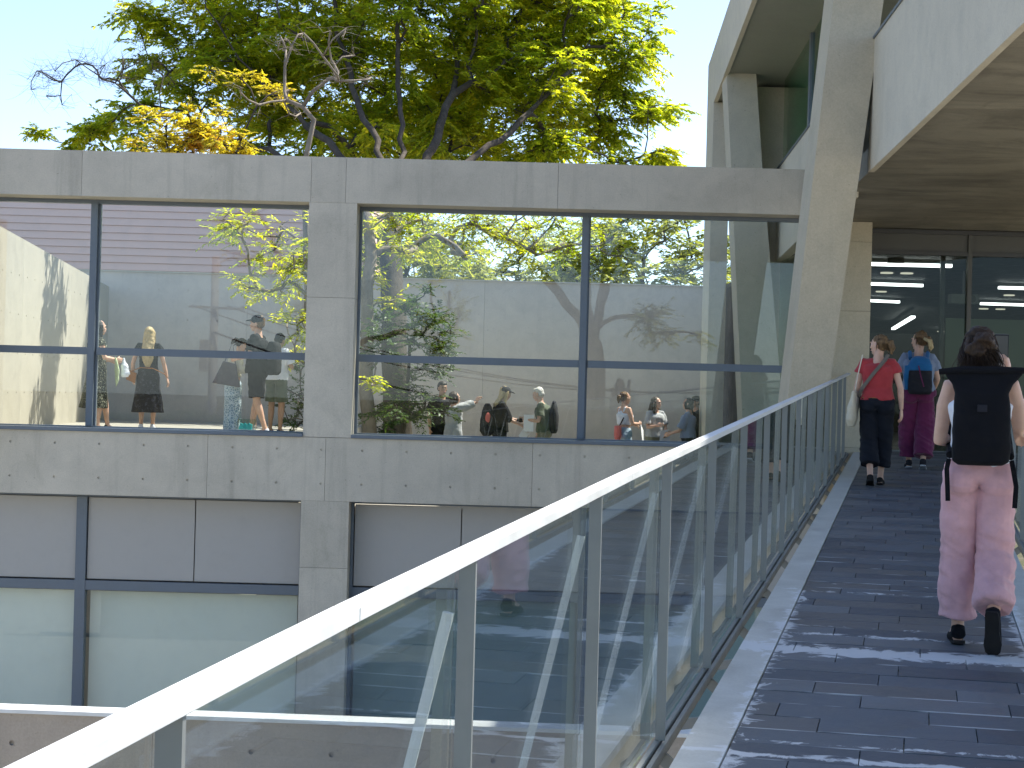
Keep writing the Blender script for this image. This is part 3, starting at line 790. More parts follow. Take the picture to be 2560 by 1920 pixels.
def make_tree(name, label, cat, trunk, r_base, clusters, mat, barkm, leaf_len=.085, sprays=9, per=16, seed=1, tip=.006, power=.46, droop=.5, group=None,
              wander=.10, limb_name='branch', wr=.36, trunk_taper=.55, maxr=None, guides=(), crown=True, ntube=7, spray_f=1.0):
    rng = np.random.RandomState(seed)
    root = thing(name, label, cat, trunk[0], 0, group)
    # trunk nodes
    P = []; par = []
    tp = [Vector(p) for p in trunk]
    for i in range(len(tp) - 1):
        m_ = max(2, int((tp[i+1] - tp[i]).length / .35))
        for k in range(m_):
            if P: par.append(len(P) - 1)
            else: par.append(-1)
            P.append(tp[i].lerp(tp[i+1], k / m_) + Vector(rng.normal(0, .02, 3)))
    par.append(len(P) - 1); P.append(tp[-1].copy()); nT = len(P)
    ends = []; gch = []
    order = sorted(range(len(clusters)), key=lambda i: min((Vector(clusters[i][0]) - p).length for p in P[nT // 3:]))
    arr = np.array([tuple(p) for p in P]); 
    cost0 = np.zeros(len(P))
    depthl = [0.0] * len(P)
    for gp in guides:                       # main limbs given as point chains starting on the trunk
        g0 = Vector(gp[0]); j = min(range(nT // 3, len(P)), key=lambda i: (P[i] - g0).length); prev = j
        pts_ = [P[j]] + [Vector(q) for q in gp[1:]]
        for a_, b__ in zip(pts_[:-1], pts_[1:]):
            m_ = max(2, int((b__ - a_).length / .4))
            for k in range(1, m_ + 1):
                P.append(a_.lerp(b__, k / m_) + Vector(rng.normal(0, .03, 3))); par.append(prev); depthl.append(depthl[prev] + (b__ - a_).length / m_); prev = len(P) - 1
    for ci in order:
        c = Vector(clusters[ci][0]); ca = np.array(c)
        A = np.array([tuple(p) for p in P]); dv = ca - A; dist = np.linalg.norm(dv, axis=1)
        up = dv[:, 2] / (dist + 1e-6)
        cost = dist * (1 + .55 * np.clip(.25 - up, 0, 1)) + .18 * np.array(depthl)
        cost[:max(1, nT // 3)] += 3
        j = int(np.argmin(cost)); a = P[j]; D = (c - a).length; m_ = max(2, int(D / .28))
        side = Vector(rng.normal(0, 1, 3)); prev = j
        base_dir = None
        if par[j] >= 0:
            base_dir = (P[j] - P[par[j]]).normalized()
        ctrl = a.lerp(c, .45) + (base_dir * D * .22 if base_dir else Vector((0, 0, D * .2))) + side * D * wander + Vector((0, 0, D * .05))
        for k in range(1, m_ + 1):
            t = k / m_; q = a * (1 - t) ** 2 + ctrl * 2 * t * (1 - t) + c * t * t
            if k < m_: q += Vector(rng.normal(0, .018 * (D ** .5), 3))
            P.append(q); par.append(prev); depthl.append(depthl[prev] + D / m_); prev = len(P) - 1
        ends.append((prev, clusters[ci][1]))
    n = len(P); cnt = [0.0] * n
    ch = [[] for _ in range(n)]
    for i, p in enumerate(par):
        if p >= 0: ch[p].append(i)
    for e, r in ends: cnt[e] += 1
    for i in range(n - 1, 0, -1): cnt[par[i]] += cnt[i]
    tot = max(cnt[0], 1)
    R = [tip + (r_base * trunk_taper - tip) * (max(x, .4) / tot) ** power for x in cnt]
    for i in range(nT):
        t = i / nT; R[i] = max(R[i], r_base * (1 - (1 - trunk_taper) * t)) if i < nT * .9 else R[i]
        R[i] *= 1 + .35 * max(0, 1 - t * 6)
    # chains
    def chain(start, first):
        pts, rs = [P[start]], [min(R[start] * .9, R[first] * 1.3)]; i = first
        while True:
            pts.append(P[i]); rs.append(R[i])
            if not ch[i]: break
            nx = max(ch[i], key=lambda x: cnt[x]); 
            for o_ in ch[i]:
                if o_ != nx: todo.append((i, o_))
            i = nx
        return pts, rs
    todo = []; tr = MB()
    pts, rs = [P[0]], [R[0]]; i = 0
    while ch[i]:
        nx = i + 1 if i + 1 < nT else max(ch[i], key=lambda x: cnt[x])
        for o_ in ch[i]:
            if o_ != nx: todo.append((i, o_))
        i = nx; pts.append(P[i]); rs.append(R[i])
    tr.tube(pts, rs, 12); tr.build('trunk', barkm, root, smooth=True)
    br = MB(); limbs = []
    while todo:
        a, b = todo.pop(); pts, rs = chain(a, b)
        if rs[1] > r_base * .22 and len(limbs) < 14:
            q = MB(); q.tube(pts, rs, 9); q.build('limb', barkm, root, smooth=True); limbs.append(1)
        else: br.tube(pts, rs, 5 if rs[1] < .03 else ntube)
    # sprays of leaves
    ORG = []; DR = []; NR = []; LN = []; TN = []
    for e, cr in ends:
        c = P[e]; bd = (P[e] - P[par[e]]).normalized(); tone_c = rng.uniform(0, 1)
        ns = max(2, int(round(sprays * spray_f)))
        for s_ in range(ns):
            az = rng.uniform(0, 2 * math.pi)
            d0 = Vector((math.cos(az), math.sin(az), rng.uniform(-.35, .5))) * .8 + bd * .55; d0.normalize()
            Ls = cr * rng.uniform(.7, 1.25); st = c + Vector(rng.normal(0, cr * .18, 3)) - bd * rng.uniform(0, cr * .5)
            k_ = 5; tw = [st]; dd = d0.copy(); p = st.copy()
            for q_ in range(k_):
                dd = (dd + Vector((0, 0, -droop * .16)) + Vector(rng.normal(0, .09, 3))).normalized(); p = p + dd * Ls / k_; tw.append(p.copy())
            br.tube([c] + tw, [tip * .9] + [tip * (.8 - .12 * q_) for q_ in range(k_ + 1)], 3)
            if not crown: continue
            m_ = per; T = np.linspace(.12, 1.0, m_) * k_
            ii = np.minimum(T.astype(int), k_ - 1); fr = (T - ii)[:, None]
            tw_ = np.array([tuple(x) for x in tw]); po = tw_[ii] * (1 - fr) + tw_[ii + 1] * fr; td = unit(tw_[ii + 1] - tw_[ii])
            sd_ = unit(np.cross(td, np.array([0, 0, 1.0]))) * np.where(np.arange(m_) % 2 == 0, 1, -1)[:, None]
            ld = unit(td * .75 + sd_ * .8 + np.array([0, 0, -.28 * droop]) + rng.normal(0, .22, (m_, 3)))
            nn = unit(np.array([0, 0, 1.0]) + rng.normal(0, .35, (m_, 3)))
            ORG.append(po); DR.append(ld); NR.append(nn); LN.append(leaf_len * rng.uniform(.65, 1.2, m_)); TN.append(np.clip(rng.normal(.35 + .3 * tone_c, .18, m_), 0, 1))
    bo = br.build('branch', barkm, root, smooth=True); tag(bo, kind='stuff')
    if crown:
        o = leaf_mesh('crown', np.concatenate(ORG), np.concatenate(DR), np.concatenate(NR), np.concatenate(LN), np.concatenate(TN), mat, root, wr)
        tag(o, kind='stuff')
    return root

def ellip_clusters(rng, n, c, r, shell=.55, rr=(.45, .75), zmin=None, gap=None):
    out = []
    tries = 0
    while len(out) < n and tries < n * 60:
        tries += 1
        p = rng.normal(0, 1, 3); p /= np.linalg.norm(p); p *= rng.uniform(shell, 1.0) ** (1 / 1.6)
        q = np.array(c) + p * np.array(r)
        if zmin is not None and q[2] < zmin: continue
        if gap is not None and noise.noise(Vector(q) * gap[0]) < gap[1]: continue
        if any(np.linalg.norm(q - np.array(o[0])) < .42 for o in out): continue
        out.append((tuple(q), rng.uniform(*rr)))
    return out
def pix_clusters(rng, lst):
    """crown clumps given by where they stand: pixel, depth, spread in metres, count, size"""
    out = []
    for u, v, Y, sx, sz_, n, cr in lst:
        c = ak(u, v, Y)
        for _ in range(n):
            out.append(((c.x + rng.normal(0, sx), c.y + rng.normal(0, max(sx, .45)), c.z + rng.normal(0, sz_)), cr * rng.uniform(.8, 1.2)))
    return out

rng = np.random.RandomState(11)
# big zelkova behind the glazed frame
tb = ak(1000, 1150, 14.0); tb.z = .0
TX = tb.x
cl = ellip_clusters(rng, 640, (TX - .35, 18.3 * K, 11.0), (5.4, 4.6, 5.2), .30, (.5, .78), zmin=6.4, gap=(.45, -.25))
cl += pix_clusters(rng, [
    (360, 40, 17.9, 0.54, 0.24, 7, 0.63), (480, 60, 17.9, 0.48, 0.30, 7, 0.57), (420, 150, 17.9, 0.54, 0.24, 6, 0.57), (560, 150, 17.3, 0.60, 0.36, 10, 0.63), (470, 230, 17.3, 0.60, 0.24, 8, 0.57),
    (330, 290, 17.6, 0.60, 0.14, 6, 0.52), (230, 350, 17.6, 0.72, 0.12, 7, 0.48), (640, 300, 17.3, 0.60, 0.36, 9, 0.57), (700, 370, 17.0, 0.84, 0.24, 9, 0.57),
    (1500, 60, 17.9, 0.48, 0.48, 9, 0.69), (1560, 180, 17.9, 0.42, 0.36, 8, 0.63), (1600, 270, 17.9, 0.36, 0.24, 7, 0.52), (1500, 330, 17.9, 0.60, 0.24, 9, 0.63), (1640, 395, 17.6, 0.42, 0.07, 5, 0.46),
    (1330, 250, 17.3, 0.60, 0.60, 12, 0.69), (1180, 330, 17.0, 0.72, 0.36, 12, 0.63), (900, 340, 17.0, 0.84, 0.36, 10, 0.63), (1420, 390, 17.3, 0.60, 0.18, 7, 0.57),
    (1200, 100, 17.3, 0.72, 0.60, 12, 0.69), (800, 120, 17.3, 0.84, 0.60, 12, 0.69)])
make_tree('zelkova_tree', 'large zelkova tree with spreading yellow green crown rising behind the concrete parapet', 'tree',
          [tb, ak(990, 900, 14.0), ak(975, 640, 14.4), ak(985, 480, 15.0)], .27, cl, M['leaf'], M['bark'],
          leaf_len=.135, sprays=15, per=28, seed=5, tip=.004, power=.46, droop=.7, wr=.42, wander=.06, guides=[
          [ak(985, 500, 15), ak(900, 430, 15.8), ak(720, 270, 16.6), ak(600, 150, 17), ak(520, 20, 17)], [ak(985, 500, 15), ak(950, 380, 15.6), ak(880, 220, 16.4), ak(840, 60, 17), ak(820, -120, 17.4)],
          [ak(985, 500, 15), ak(1010, 380, 15.8), ak(990, 150, 16.6), ak(1010, -120, 17.2)], [ak(985, 500, 15), ak(1060, 420, 15.8), ak(1130, 240, 16.8), ak(1160, 60, 17.6), ak(1210, -100, 18)],
          [ak(985, 500, 15), ak(1120, 440, 15.6), ak(1270, 330, 16.4), ak(1400, 210, 17.0), ak(1480, 90, 17.4)], [ak(985, 500, 15), ak(880, 440, 15.2), ak(700, 390, 16), ak(480, 330, 17)]])
# lower clumps of foliage seen through the openings, on a second slimmer zelkova with a pale trunk
tb2 = ak(922, 1100, 12.6); tb2.z = 0
cl = pix_clusters(rng, [
    (640, 560, 12.6, .35, .16, 6, .42), (560, 590, 12.5, .22, .07, 4, .34), (740, 610, 12.7, .3, .2, 6, .42), (700, 690, 12.6, .3, .12, 6, .38), (640, 720, 12.6, .25, .08, 4, .34),
    (735, 790, 12.6, .18, .1, 4, .32), (745, 860, 12.5, .12, .12, 3, .3),
    (940, 560, 12.9, .25, .15, 6, .38), (1010, 620, 12.9, .3, .1, 6, .36), (1050, 540, 13.2, .4, .1, 7, .42), (1130, 590, 13.4, .35, .1, 6, .4), (1250, 560, 13.6, .45, .12, 8, .42),
    (1160, 640, 13.2, .3, .06, 3, .32), (1370, 600, 13.8, .4, .15, 9, .45), (1500, 590, 13.8, .35, .15, 8, .45), (1180, 530, 13.8, .5, .12, 9, .45), (1320, 530, 13.8, .5, .12, 9, .45), (1100, 620, 13.6, .35, .1, 6, .4), (930, 700, 12.7, .14, .06, 3, .3), (960, 745, 12.6, .12, .04, 2, .28), (935, 960, 12.2, .1, .02, 2, .26)])
make_tree('slender_zelkova', 'slender tree with pale mottled trunk at the left side of the right opening', 'tree',
          [tb2, ak(918, 850, 12.6), ak(925, 640, 12.65), ak(905, 480, 12.8), ak(895, 440, 12.9)], .125, cl, M['leaf'], M['barkpale'], leaf_len=.10, sprays=7, per=13, seed=8, droop=.6)
# dark leaved camellia round the big trunk
tb3 = ak(1010, 1120, 12.9); tb3.z = 0
cl = pix_clusters(rng, [(1040, 770, 12.8, .22, .14, 10, .3), (1080, 800, 12.8, .16, .12, 7, .28), (990, 800, 12.7, .2, .15, 8, .3), (1090, 870, 12.8, .14, .08, 5, .26), (970, 880, 12.6, .2, .15, 6, .3),
                        (1040, 950, 12.8, .22, .12, 7, .3), (1000, 1010, 12.7, .25, .12, 9, .3), (1050, 1030, 12.8, .2, .08, 6, .28), (950, 1050, 12.7, .2, .08, 5, .28), (1100, 860, 12.9, .1, .1, 4, .25)])
make_tree('camellia_shrub', 'dark glossy evergreen shrub growing against the thick trunk in the right opening', 'shrub', [tb3, ak(1015, 1000, 12.9), ak(1025, 850, 12.8)], .04, cl, M['leafdark'], M['bark'],
          leaf_len=.075, sprays=8, per=15, seed=9, droop=.4, wr=.5)
cl = pix_clusters(rng, [(735, 1010, 12.6, .08, .12, 5, .24), (745, 930, 12.6, .06, .1, 4, .24), (728, 1060, 12.6, .07, .05, 3, .2)])
make_tree('evergreen_shrub', 'small dark leaved shrub at the right edge of the left opening', 'shrub', [ak(770, 1100, 12.6), ak(762, 1000, 12.6)], .02, cl, M['leafdark'], M['bark'], leaf_len=.065, sprays=7, per=13, seed=10, wr=.5)
# small golden tree peeping over the parapet
gb = ak(815, 900, 14.0); gb.z = 0
cl = pix_clusters(rng, [(470, 335, 14.0, .32, .17, 22, .28), (420, 365, 14.0, .25, .1, 12, .26), (560, 350, 14.0, .28, .12, 14, .26), (480, 300, 14.0, .2, .08, 8, .25), (600, 380, 14.0, .22, .06, 7, .25), (660, 210, 14.2, .5, .12, 7, .3)])
make_tree('golden_tree', 'small golden and rusty tree peeping over the parapet at the left', 'tree', [gb, ak(815, 560, 14.0), ak(740, 450, 14.0), ak(590, 425, 14.0)], .07, cl, M['leafgold'], M['bark'], leaf_len=.065, sprays=11, per=24, seed=12, wr=.5)
# bare branches: dead pale tree and leafless boughs at the left
db = ak(790, 900, 13.6); db.z = 0
cl = pix_clusters(rng, [(700, 100, 13.6, .15, .1, 3, .5), (770, 90, 13.6, .2, .1, 3, .5), (850, 130, 13.6, .2, .12, 4, .5), (900, 180, 13.6, .1, .1, 2, .4), (640, 270, 13.6, .15, .1, 3, .4), (700, 230, 13.6, .2, .1, 3, .45), (830, 210, 13.6, .2, .15, 4, .5)])
make_tree('dead_tree', 'bare pale dead tree rising behind the parapet in front of the zelkova', 'tree', [db, ak(760, 420, 13.6), ak(785, 300, 13.6)], .075, cl, M['leaf'], M['barkpale'], sprays=4, seed=13, crown=False, tip=.006, wander=.05)
bb = ak(150, 1100, 15.6); bb = Vector((ak(850, 900, 15.6).x, 15.6 * K, 0))
cl = pix_clusters(rng, [(110, 190, 15.4, .15, .1, 4, .6), (180, 170, 15.4, .25, .15, 5, .6), (260, 180, 15.4, .25, .15, 5, .6), (130, 240, 15.4, .2, .06, 3, .5), (330, 170, 15.4, .2, .12, 5, .6), (390, 180, 15.4, .1, .1, 3, .5)])
make_tree('leafless_tree', 'leafless dark twigs spreading into the sky above the parapet at far left', 'tree', [bb, ak(850, 560, 15.6), ak(700, 430, 15.6), ak(450, 300, 15.5), ak(350, 262, 15.4)], .045, cl, M['leaf'], M['bark'], sprays=9, seed=14, crown=False, tip=.004, wander=.06, droop=-.5)
# trees beyond the courtyard
for i, (u, Yb, h_, rx, lab) in enumerate([(1600, 30, 9.0, 3.6, 'pale sunny tree beyond the courtyard wall beside the leaning column'), (1270, 33, 8.5, 4.2, 'hazy green tree beyond the courtyard wall behind the middle of the right opening'),
                                          (980, 31, 8.6, 3.8, 'green tree beyond the courtyard wall behind the thick trunk')]):
    b_ = ak(u, 900, Yb); b_.z = 0
    cl = ellip_clusters(rng, 125, (b_.x, Yb * K, h_ - 3.2), (rx * 1.25, 3.2, 3.3), .3, (.8, 1.1))
    make_tree('distant_tree', lab, 'tree', [b_, b_ + Vector((.1, 0, 2.5)), b_ + Vector((.0, 0, h_ - 3))], .25, cl, M['leafpale'], M['bark'], leaf_len=.26, sprays=10, per=14, seed=20 + i, tip=.012, group=None, wr=.5)
# trees behind the photographer, mirrored in the glazing
def mir(u, v, Yv): p = ak(u, v, Yv); return Vector((p.x, 2 * (FY + .52) - Yv * K, p.z))
mb_ = mir(1490, 1100, 26.0); mb_.z = -3.4
MT = mir(1484, 860, 26.0)
cl = []
for (u, v, n_c, sx, sz_) in [(1060, 540, 7, .7, .3), (1180, 520, 8, .7, .3), (1250, 600, 6, .7, .3), (1330, 540, 9, .8, .35), (1450, 530, 9, .8, .35), (1600, 540, 8, .7, .3), (1720, 560, 7, .6, .3), (1640, 590, 6, .6, .2), (1850, 610, 4, .6, .15),
                             (1620, 790, 5, .5, .14), (1690, 830, 4, .5, .12), (1400, 640, 6, .7, .25), (1500, 640, 5, .5, .2), (1300, 400, 14, 1.2, .6), (1500, 350, 16, 1.3, .7), (1700, 400, 12, 1.0, .6), (1150, 400, 9, .9, .5)]:
    c = mir(u, v, 26.0)
    for _ in range(n_c): cl.append(((c.x + rng.normal(0, sx), c.y + rng.normal(0, .9), c.z + rng.normal(0, sz_)), .7))
make_tree('shade_tree', 'broad forked tree behind the viewer, mirrored in the right glazing', 'tree', [mb_, mir(1488, 960, 26), MT, mir(1478, 790, 26)], .50, cl, M['leaf'], M['bark'], leaf_len=.17, sprays=11, per=16, seed=31, tip=.01, wander=.06, power=.5, guides=[[MT, mir(1440, 790, 26), mir(1370, 700, 26), mir(1290, 620, 26), mir(1200, 560, 26), mir(1080, 520, 26)],
          [MT, mir(1500, 760, 26), mir(1530, 650, 26), mir(1600, 560, 26), mir(1680, 500, 26)], [MT, mir(1465, 700, 26), mir(1420, 600, 26), mir(1400, 480, 26)], [MT, mir(1520, 700, 26), mir(1500, 560, 26), mir(1480, 420, 26)]])
cl = []
for (u, v, n_c, sx, sz_) in [(700, 560, 8, .6, .5), (740, 680, 7, .4, .4), (760, 800, 6, .3, .3), (650, 640, 5, .5, .25), (720, 440, 8, .7, .4), (560, 540, 4, .4, .2), (1120, 760, 7, .3, .3), (1110, 860, 5, .25, .25)]:
    c = mir(u, v, 25.0)
    for _ in range(n_c): cl.append(((c.x + rng.normal(0, sx), c.y + rng.normal(0, .7), c.z + rng.normal(0, sz_)), .6))
p0 = mir(840, 1100, 25); p0.z = -3.4
make_tree('shade_tree', 'leafy tree behind the viewer, mirrored beside the concrete column', 'tree', [p0, mir(840, 800, 25), mir(830, 560, 25)], .3, cl, M['leaf'], M['bark'], leaf_len=.15, sprays=8, per=13, seed=33, tip=.01)
# hedge behind the photographer
rng2 = np.random.RandomState(44); n = 52000
hx = rng2.uniform(-14, 9, n); hy = rng2.uniform(-12.9, -11.3, n)
top = .55 + .55 * np.array([noise.noise(Vector((x * .5, 0, 3))) for x in hx])
hz = -1.2 + (top + 1.2) * rng2.uniform(0, 1, n) ** .6
hr_ = thing('hedge', 'green clipped hedge behind the viewer, mirrored low in the glazing', 'hedge', (-2, -12.1, -3.4))
org = np.stack([hx, hy, hz], 1); dr2 = unit(rng2.normal(0, 1, (n, 3)) + np.array([0, 0, .5])); nr2 = unit(rng2.normal(0, 1, (n, 3)) + np.array([0, 0, 1.0]))
tag(leaf_mesh('foliage', org, dr2, nr2, rng2.uniform(.08, .15, n), rng2.uniform(.1, .9, n), M['leafdark'], hr_, .5), kind='stuff')
MB().box(-14, 9, -12.6, -11.6, -3.45, -.9).build('planter_wall', M['low'], hr_)
# utility pole and wires behind the photographer
M['pole'] = paint('pole_concrete', (.42, .40, .37), .8, .08)
up = thing('utility_pole', 'concrete utility pole with crossarm, mirrored in the left glazing', 'pole', (mir(530, 1000, 29).x, mir(530, 1000, 29).y, -3.4))
px_, py_ = up.location.x, up.location.y; zt_ = mir(532, 640, 29).z
MB().tube([(px_, py_, -3.4), (px_, py_, zt_)], [.19, .14], 12).build('pole_shaft', M['pole'], up, smooth=True)
z1_ = mir(530, 768, 29).z
MB().bar((px_ - .9, py_ + .2, z1_), (px_ + 1.1, py_ + .2, z1_ - .05), .09, .09).build('crossarm', M['pole'], up)
MB().bar((px_ - .3, py_ + .2, mir(530, 930, 29).z), (px_ - .3, py_ + .2, mir(530, 850, 29).z), .3, .3).build('transformer', M['pole'], up)
for i, (dx, dz) in enumerate(((-.8, .05), (.5, .05), (1.0, .05), (0, -.9))):
    pts = []
    for k in range(25):
        t_ = k / 24; x = px_ + dx + t_ * 26; pts.append((x, py_ + .2 + t_ * 4, z1_ + dz - 8.2 * t_ * (1 - t_) * .9 - 1.6 * t_))
    tag(MB().tube(pts, .022 if i < 3 else .035, 4).build('overhead_wire', M['darkmetal']),
        ['thin wire from the left end of the mirrored pole crossarm', 'thin wire from the middle of the mirrored pole crossarm', 'thin wire from the right end of the mirrored pole crossarm', 'thick sagging cable lowest on the mirrored utility pole'][i], 'cable', 'wires mirrored in the glazing')

# ------------------------------------------------------------------ pink boarded building beyond
M['pink'] = paint('pink_siding', (.76, .49, .39), .7, .05, bumps=.1, scale=1.5)
pkL, pkR = ak(-420, 500, 34), ak(930, 500, 34)
pk = thing('pink_boarded_building', 'pale pink building clad in horizontal boards beyond the courtyard at the left', 'building', ((pkL.x + pkR.x) / 2, 34 * K, 0))
ztop = ak(300, 452, 34).z
MB().box(pkL.x, pkR.x, 34 * K + .06, 34 * K + 12, 0, ztop - .02).build('wall', M['pink'], pk)
bh = 18.6 * 34 / 2000; z = ztop
k = 0
while z > 1.0:
    q = MB(); q.prism([(pkL.x, 34 * K - .02, z - bh + .012), (pkL.x, 34 * K + .05, z - bh + .012), (pkL.x, 34 * K + .05, z - .02), (pkL.x, 34 * K + .03, z - .02)], (pkR.x - pkL.x, 0, 0))
    q.build('board', M['pink'], pk); z -= bh; k += 1
MB().box(pkL.x - .1, pkR.x + .1, 34 * K - .1, 34 * K + 12.1, ztop, ztop + .12).build('roof_coping', M['metal'], pk)
# ------------------------------------------------------------------ people
def skin_mat(name, col):
    m, t, out = newmat(name)
    tc = t.nodes.new('ShaderNodeTexCoord').outputs['Object']
    n1 = nz(t, tc, 14, 5, .6); k = lambda f, r=1: (min(1, col[0] * f * r), col[1] * f, col[2] * f)
    b = ramp(t, n1, [(.3, k(.88, 1.04)), (.7, k(1.06))]).outputs[0]
    p = pbsdf(t, out, b, .5, .35, 0, bump(t, nz(t, tc, 120, 3, .6), .15, .003))
    p.inputs['Subsurface Weight'].default_value = .12; p.inputs['Subsurface Radius'].default_value = (.02, .008, .004)
    return m
def hair_mat(name, col, col2):
    m, t, out = newmat(name)
    tc = t.nodes.new('ShaderNodeTexCoord').outputs['Object']
    mp = N(t, 'ShaderNodeMapping'); mp.inputs['Scale'].default_value = (60, 60, 6); t.links.new(tc, mp.inputs[0])
    n1 = nz(t, mp.outputs[0], 1.5, 6, .7, .6)
    pbsdf(t, out, ramp(t, n1, [(.35, col), (.68, col2)]).outputs[0], .5, .22, 0, bump(t, n1, .8, .008)); return m
M['skin'] = skin_mat('fair_skin', (.58, .36, .26)); M['skin2'] = skin_mat('tan_skin', (.42, .25, .16))
M['h_brown'] = hair_mat('dark_brown_hair', (.014, .009, .006), (.06, .033, .018))
M['h_light'] = hair_mat('light_brown_hair', (.07, .04, .02), (.24, .15, .07))
M['h_blond'] = hair_mat('blond_hair', (.34, .25, .12), (.62, .48, .26))
M['h_black'] = hair_mat('black_hair', (.008, .007, .007), (.03, .025, .022))
M['h_grey'] = hair_mat('grey_hair', (.42, .40, .37), (.70, .68, .64))
M['eye'] = paint('eye_dark', (.02, .015, .012), .2, .02)
M['lip'] = paint('lip', (.42, .15, .13), .45, .05)
for k_, c_, *pt in [('pink', (.60, .34, .36)), ('white', (.72, .74, .80)), ('black', (.006, .006, .008)), ('navy', (.010, .012, .018)), ('red', (.36, .04, .045)), ('greyblue', (.20, .24, .32)), ('maroon', (.13, .02, .07)),
                    ('blue', (.015, .11, .26)), ('charcoal', (.022, .022, .027)), ('cream', (.62, .56, .44)), ('strap', (.14, .12, .10)), ('grey', (.38, .39, .40)), ('olive', (.09, .11, .07)), ('khaki', (.20, .19, .13)),
                    ('denim', (.30, .40, .48)), ('jade', (.03, .33, .34)), ('brownleather', (.30, .13, .04)), ('purse', (.13, .12, .13)), ('palegreen', (.42, .50, .28)), ('coral', (.65, .16, .14)), ('rubber', (.02, .018, .017))]:
    M['c_' + k_] = cloth('cloth_' + k_, c_)
M['c_floral'] = cloth('cloth_floral', (.02, .022, .018), pattern=('speckle', (.42, .42, .30), 55))
M['c_lace'] = cloth('cloth_lace', (.26, .36, .44), pattern=('lace', (.62, .70, .74), 26))
M['c_stripe'] = cloth('cloth_stripe', (.015, .015, .022), pattern=('speckle', (.05, .05, .07), 20))
M['paper'] = paint('paper', (.80, .80, .80), .7, .02)
M['clear'] = glass('clear_plastic', (.86, .93, .92), .08)

def remesh(mb, voxel, smooth=4, amp=0, fscale=8, ampf=None):
    me = mb.mesh('tmp'); o = bpy.data.objects.new('tmp', me); C.objects.link(o)
    md = o.modifiers.new('r', 'REMESH'); md.mode = 'VOXEL'; md.voxel_size = voxel
    if smooth:
        sm = o.modifiers.new('s', 'SMOOTH'); sm.iterations = smooth; sm.factor = .5
    dg = bpy.context.evaluated_depsgraph_get(); dg.update()
    r = bpy.data.meshes.new_from_object(o.evaluated_get(dg))
    bpy.data.objects.remove(o); bpy.data.meshes.remove(me)
    if amp:
        nr = [v.normal.copy() for v in r.vertices]
        for v, n_ in zip(r.vertices, nr):
            a = amp * (ampf(v.co) if ampf else 1)
            c = v.co
            q = Vector((c.x * fscale, c.y * fscale, c.z * fscale * 1.3))
            f = noise.noise(q) + .5 * noise.noise(q * 2.1)
            v.co = c + n_ * a * f
        r.update()
    return r
def join(meshes):
    mb = MB()
    for me in meshes: mb.add([tuple(v.co) for v in me.vertices], [tuple(p.vertices) for p in me.polygons])
    return mb

BASE = dict(pelvis=(0, 0, .93), waist=(0, .005, 1.08), chest=(0, 0, 1.27), neck=(0, -.012, 1.42), head=(0, .012, 1.575),
            shL=(-.165, -.005, 1.375), elL=(-.215, -.03, 1.11), wrL=(-.225, .04, .875), shR=(.165, -.005, 1.375), elR=(.215, -.03, 1.11), wrR=(.225, .04, .875),
            hpL=(-.09, 0, .90), knL=(-.095, .02, .49), anL=(-.095, -.01, .09), hpR=(.09, 0, .90), knR=(.095, .02, .49), anR=(.095, -.01, .09),
            toeL=(-.10, .17, .02), toeR=(.10, .17, .02))
def ring(c, ax, ay, rx, ry, n=18, sq=2.3):
    out = []
    for k in range(n):
        a = 2 * math.pi * k / n; ca, sa = math.cos(a), math.sin(a)
        out.append(c + ax * (math.copysign(abs(ca) ** (2 / sq), ca) * rx) + ay * (math.copysign(abs(sa) ** (2 / sq), sa) * ry))
    return out
def torso_rings(J, prof):
    """prof: list of (t along pelvis..neck 0..3, rx, ry)"""
    sp = [J['pelvis'], J['waist'], J['chest'], J['neck']]
    rings = []
    axs = (J['shR'] - J['shL']).normalized(); axh = (J['hpR'] - J['hpL']).normalized()
    for t, rx, ry in prof:
        i = min(2, max(0, int(math.floor(t)))); f = t - i
        c = sp[i].lerp(sp[i + 1], f); d = (sp[i + 1] - sp[i]).normalized()
        ax = axh.lerp(axs, min(1, max(0, t / 2))).normalized(); ax = (ax - d * ax.dot(d)).normalized(); ay = d.cross(ax)
        rings.append(ring(c, ax, ay, rx, ry))
    return rings
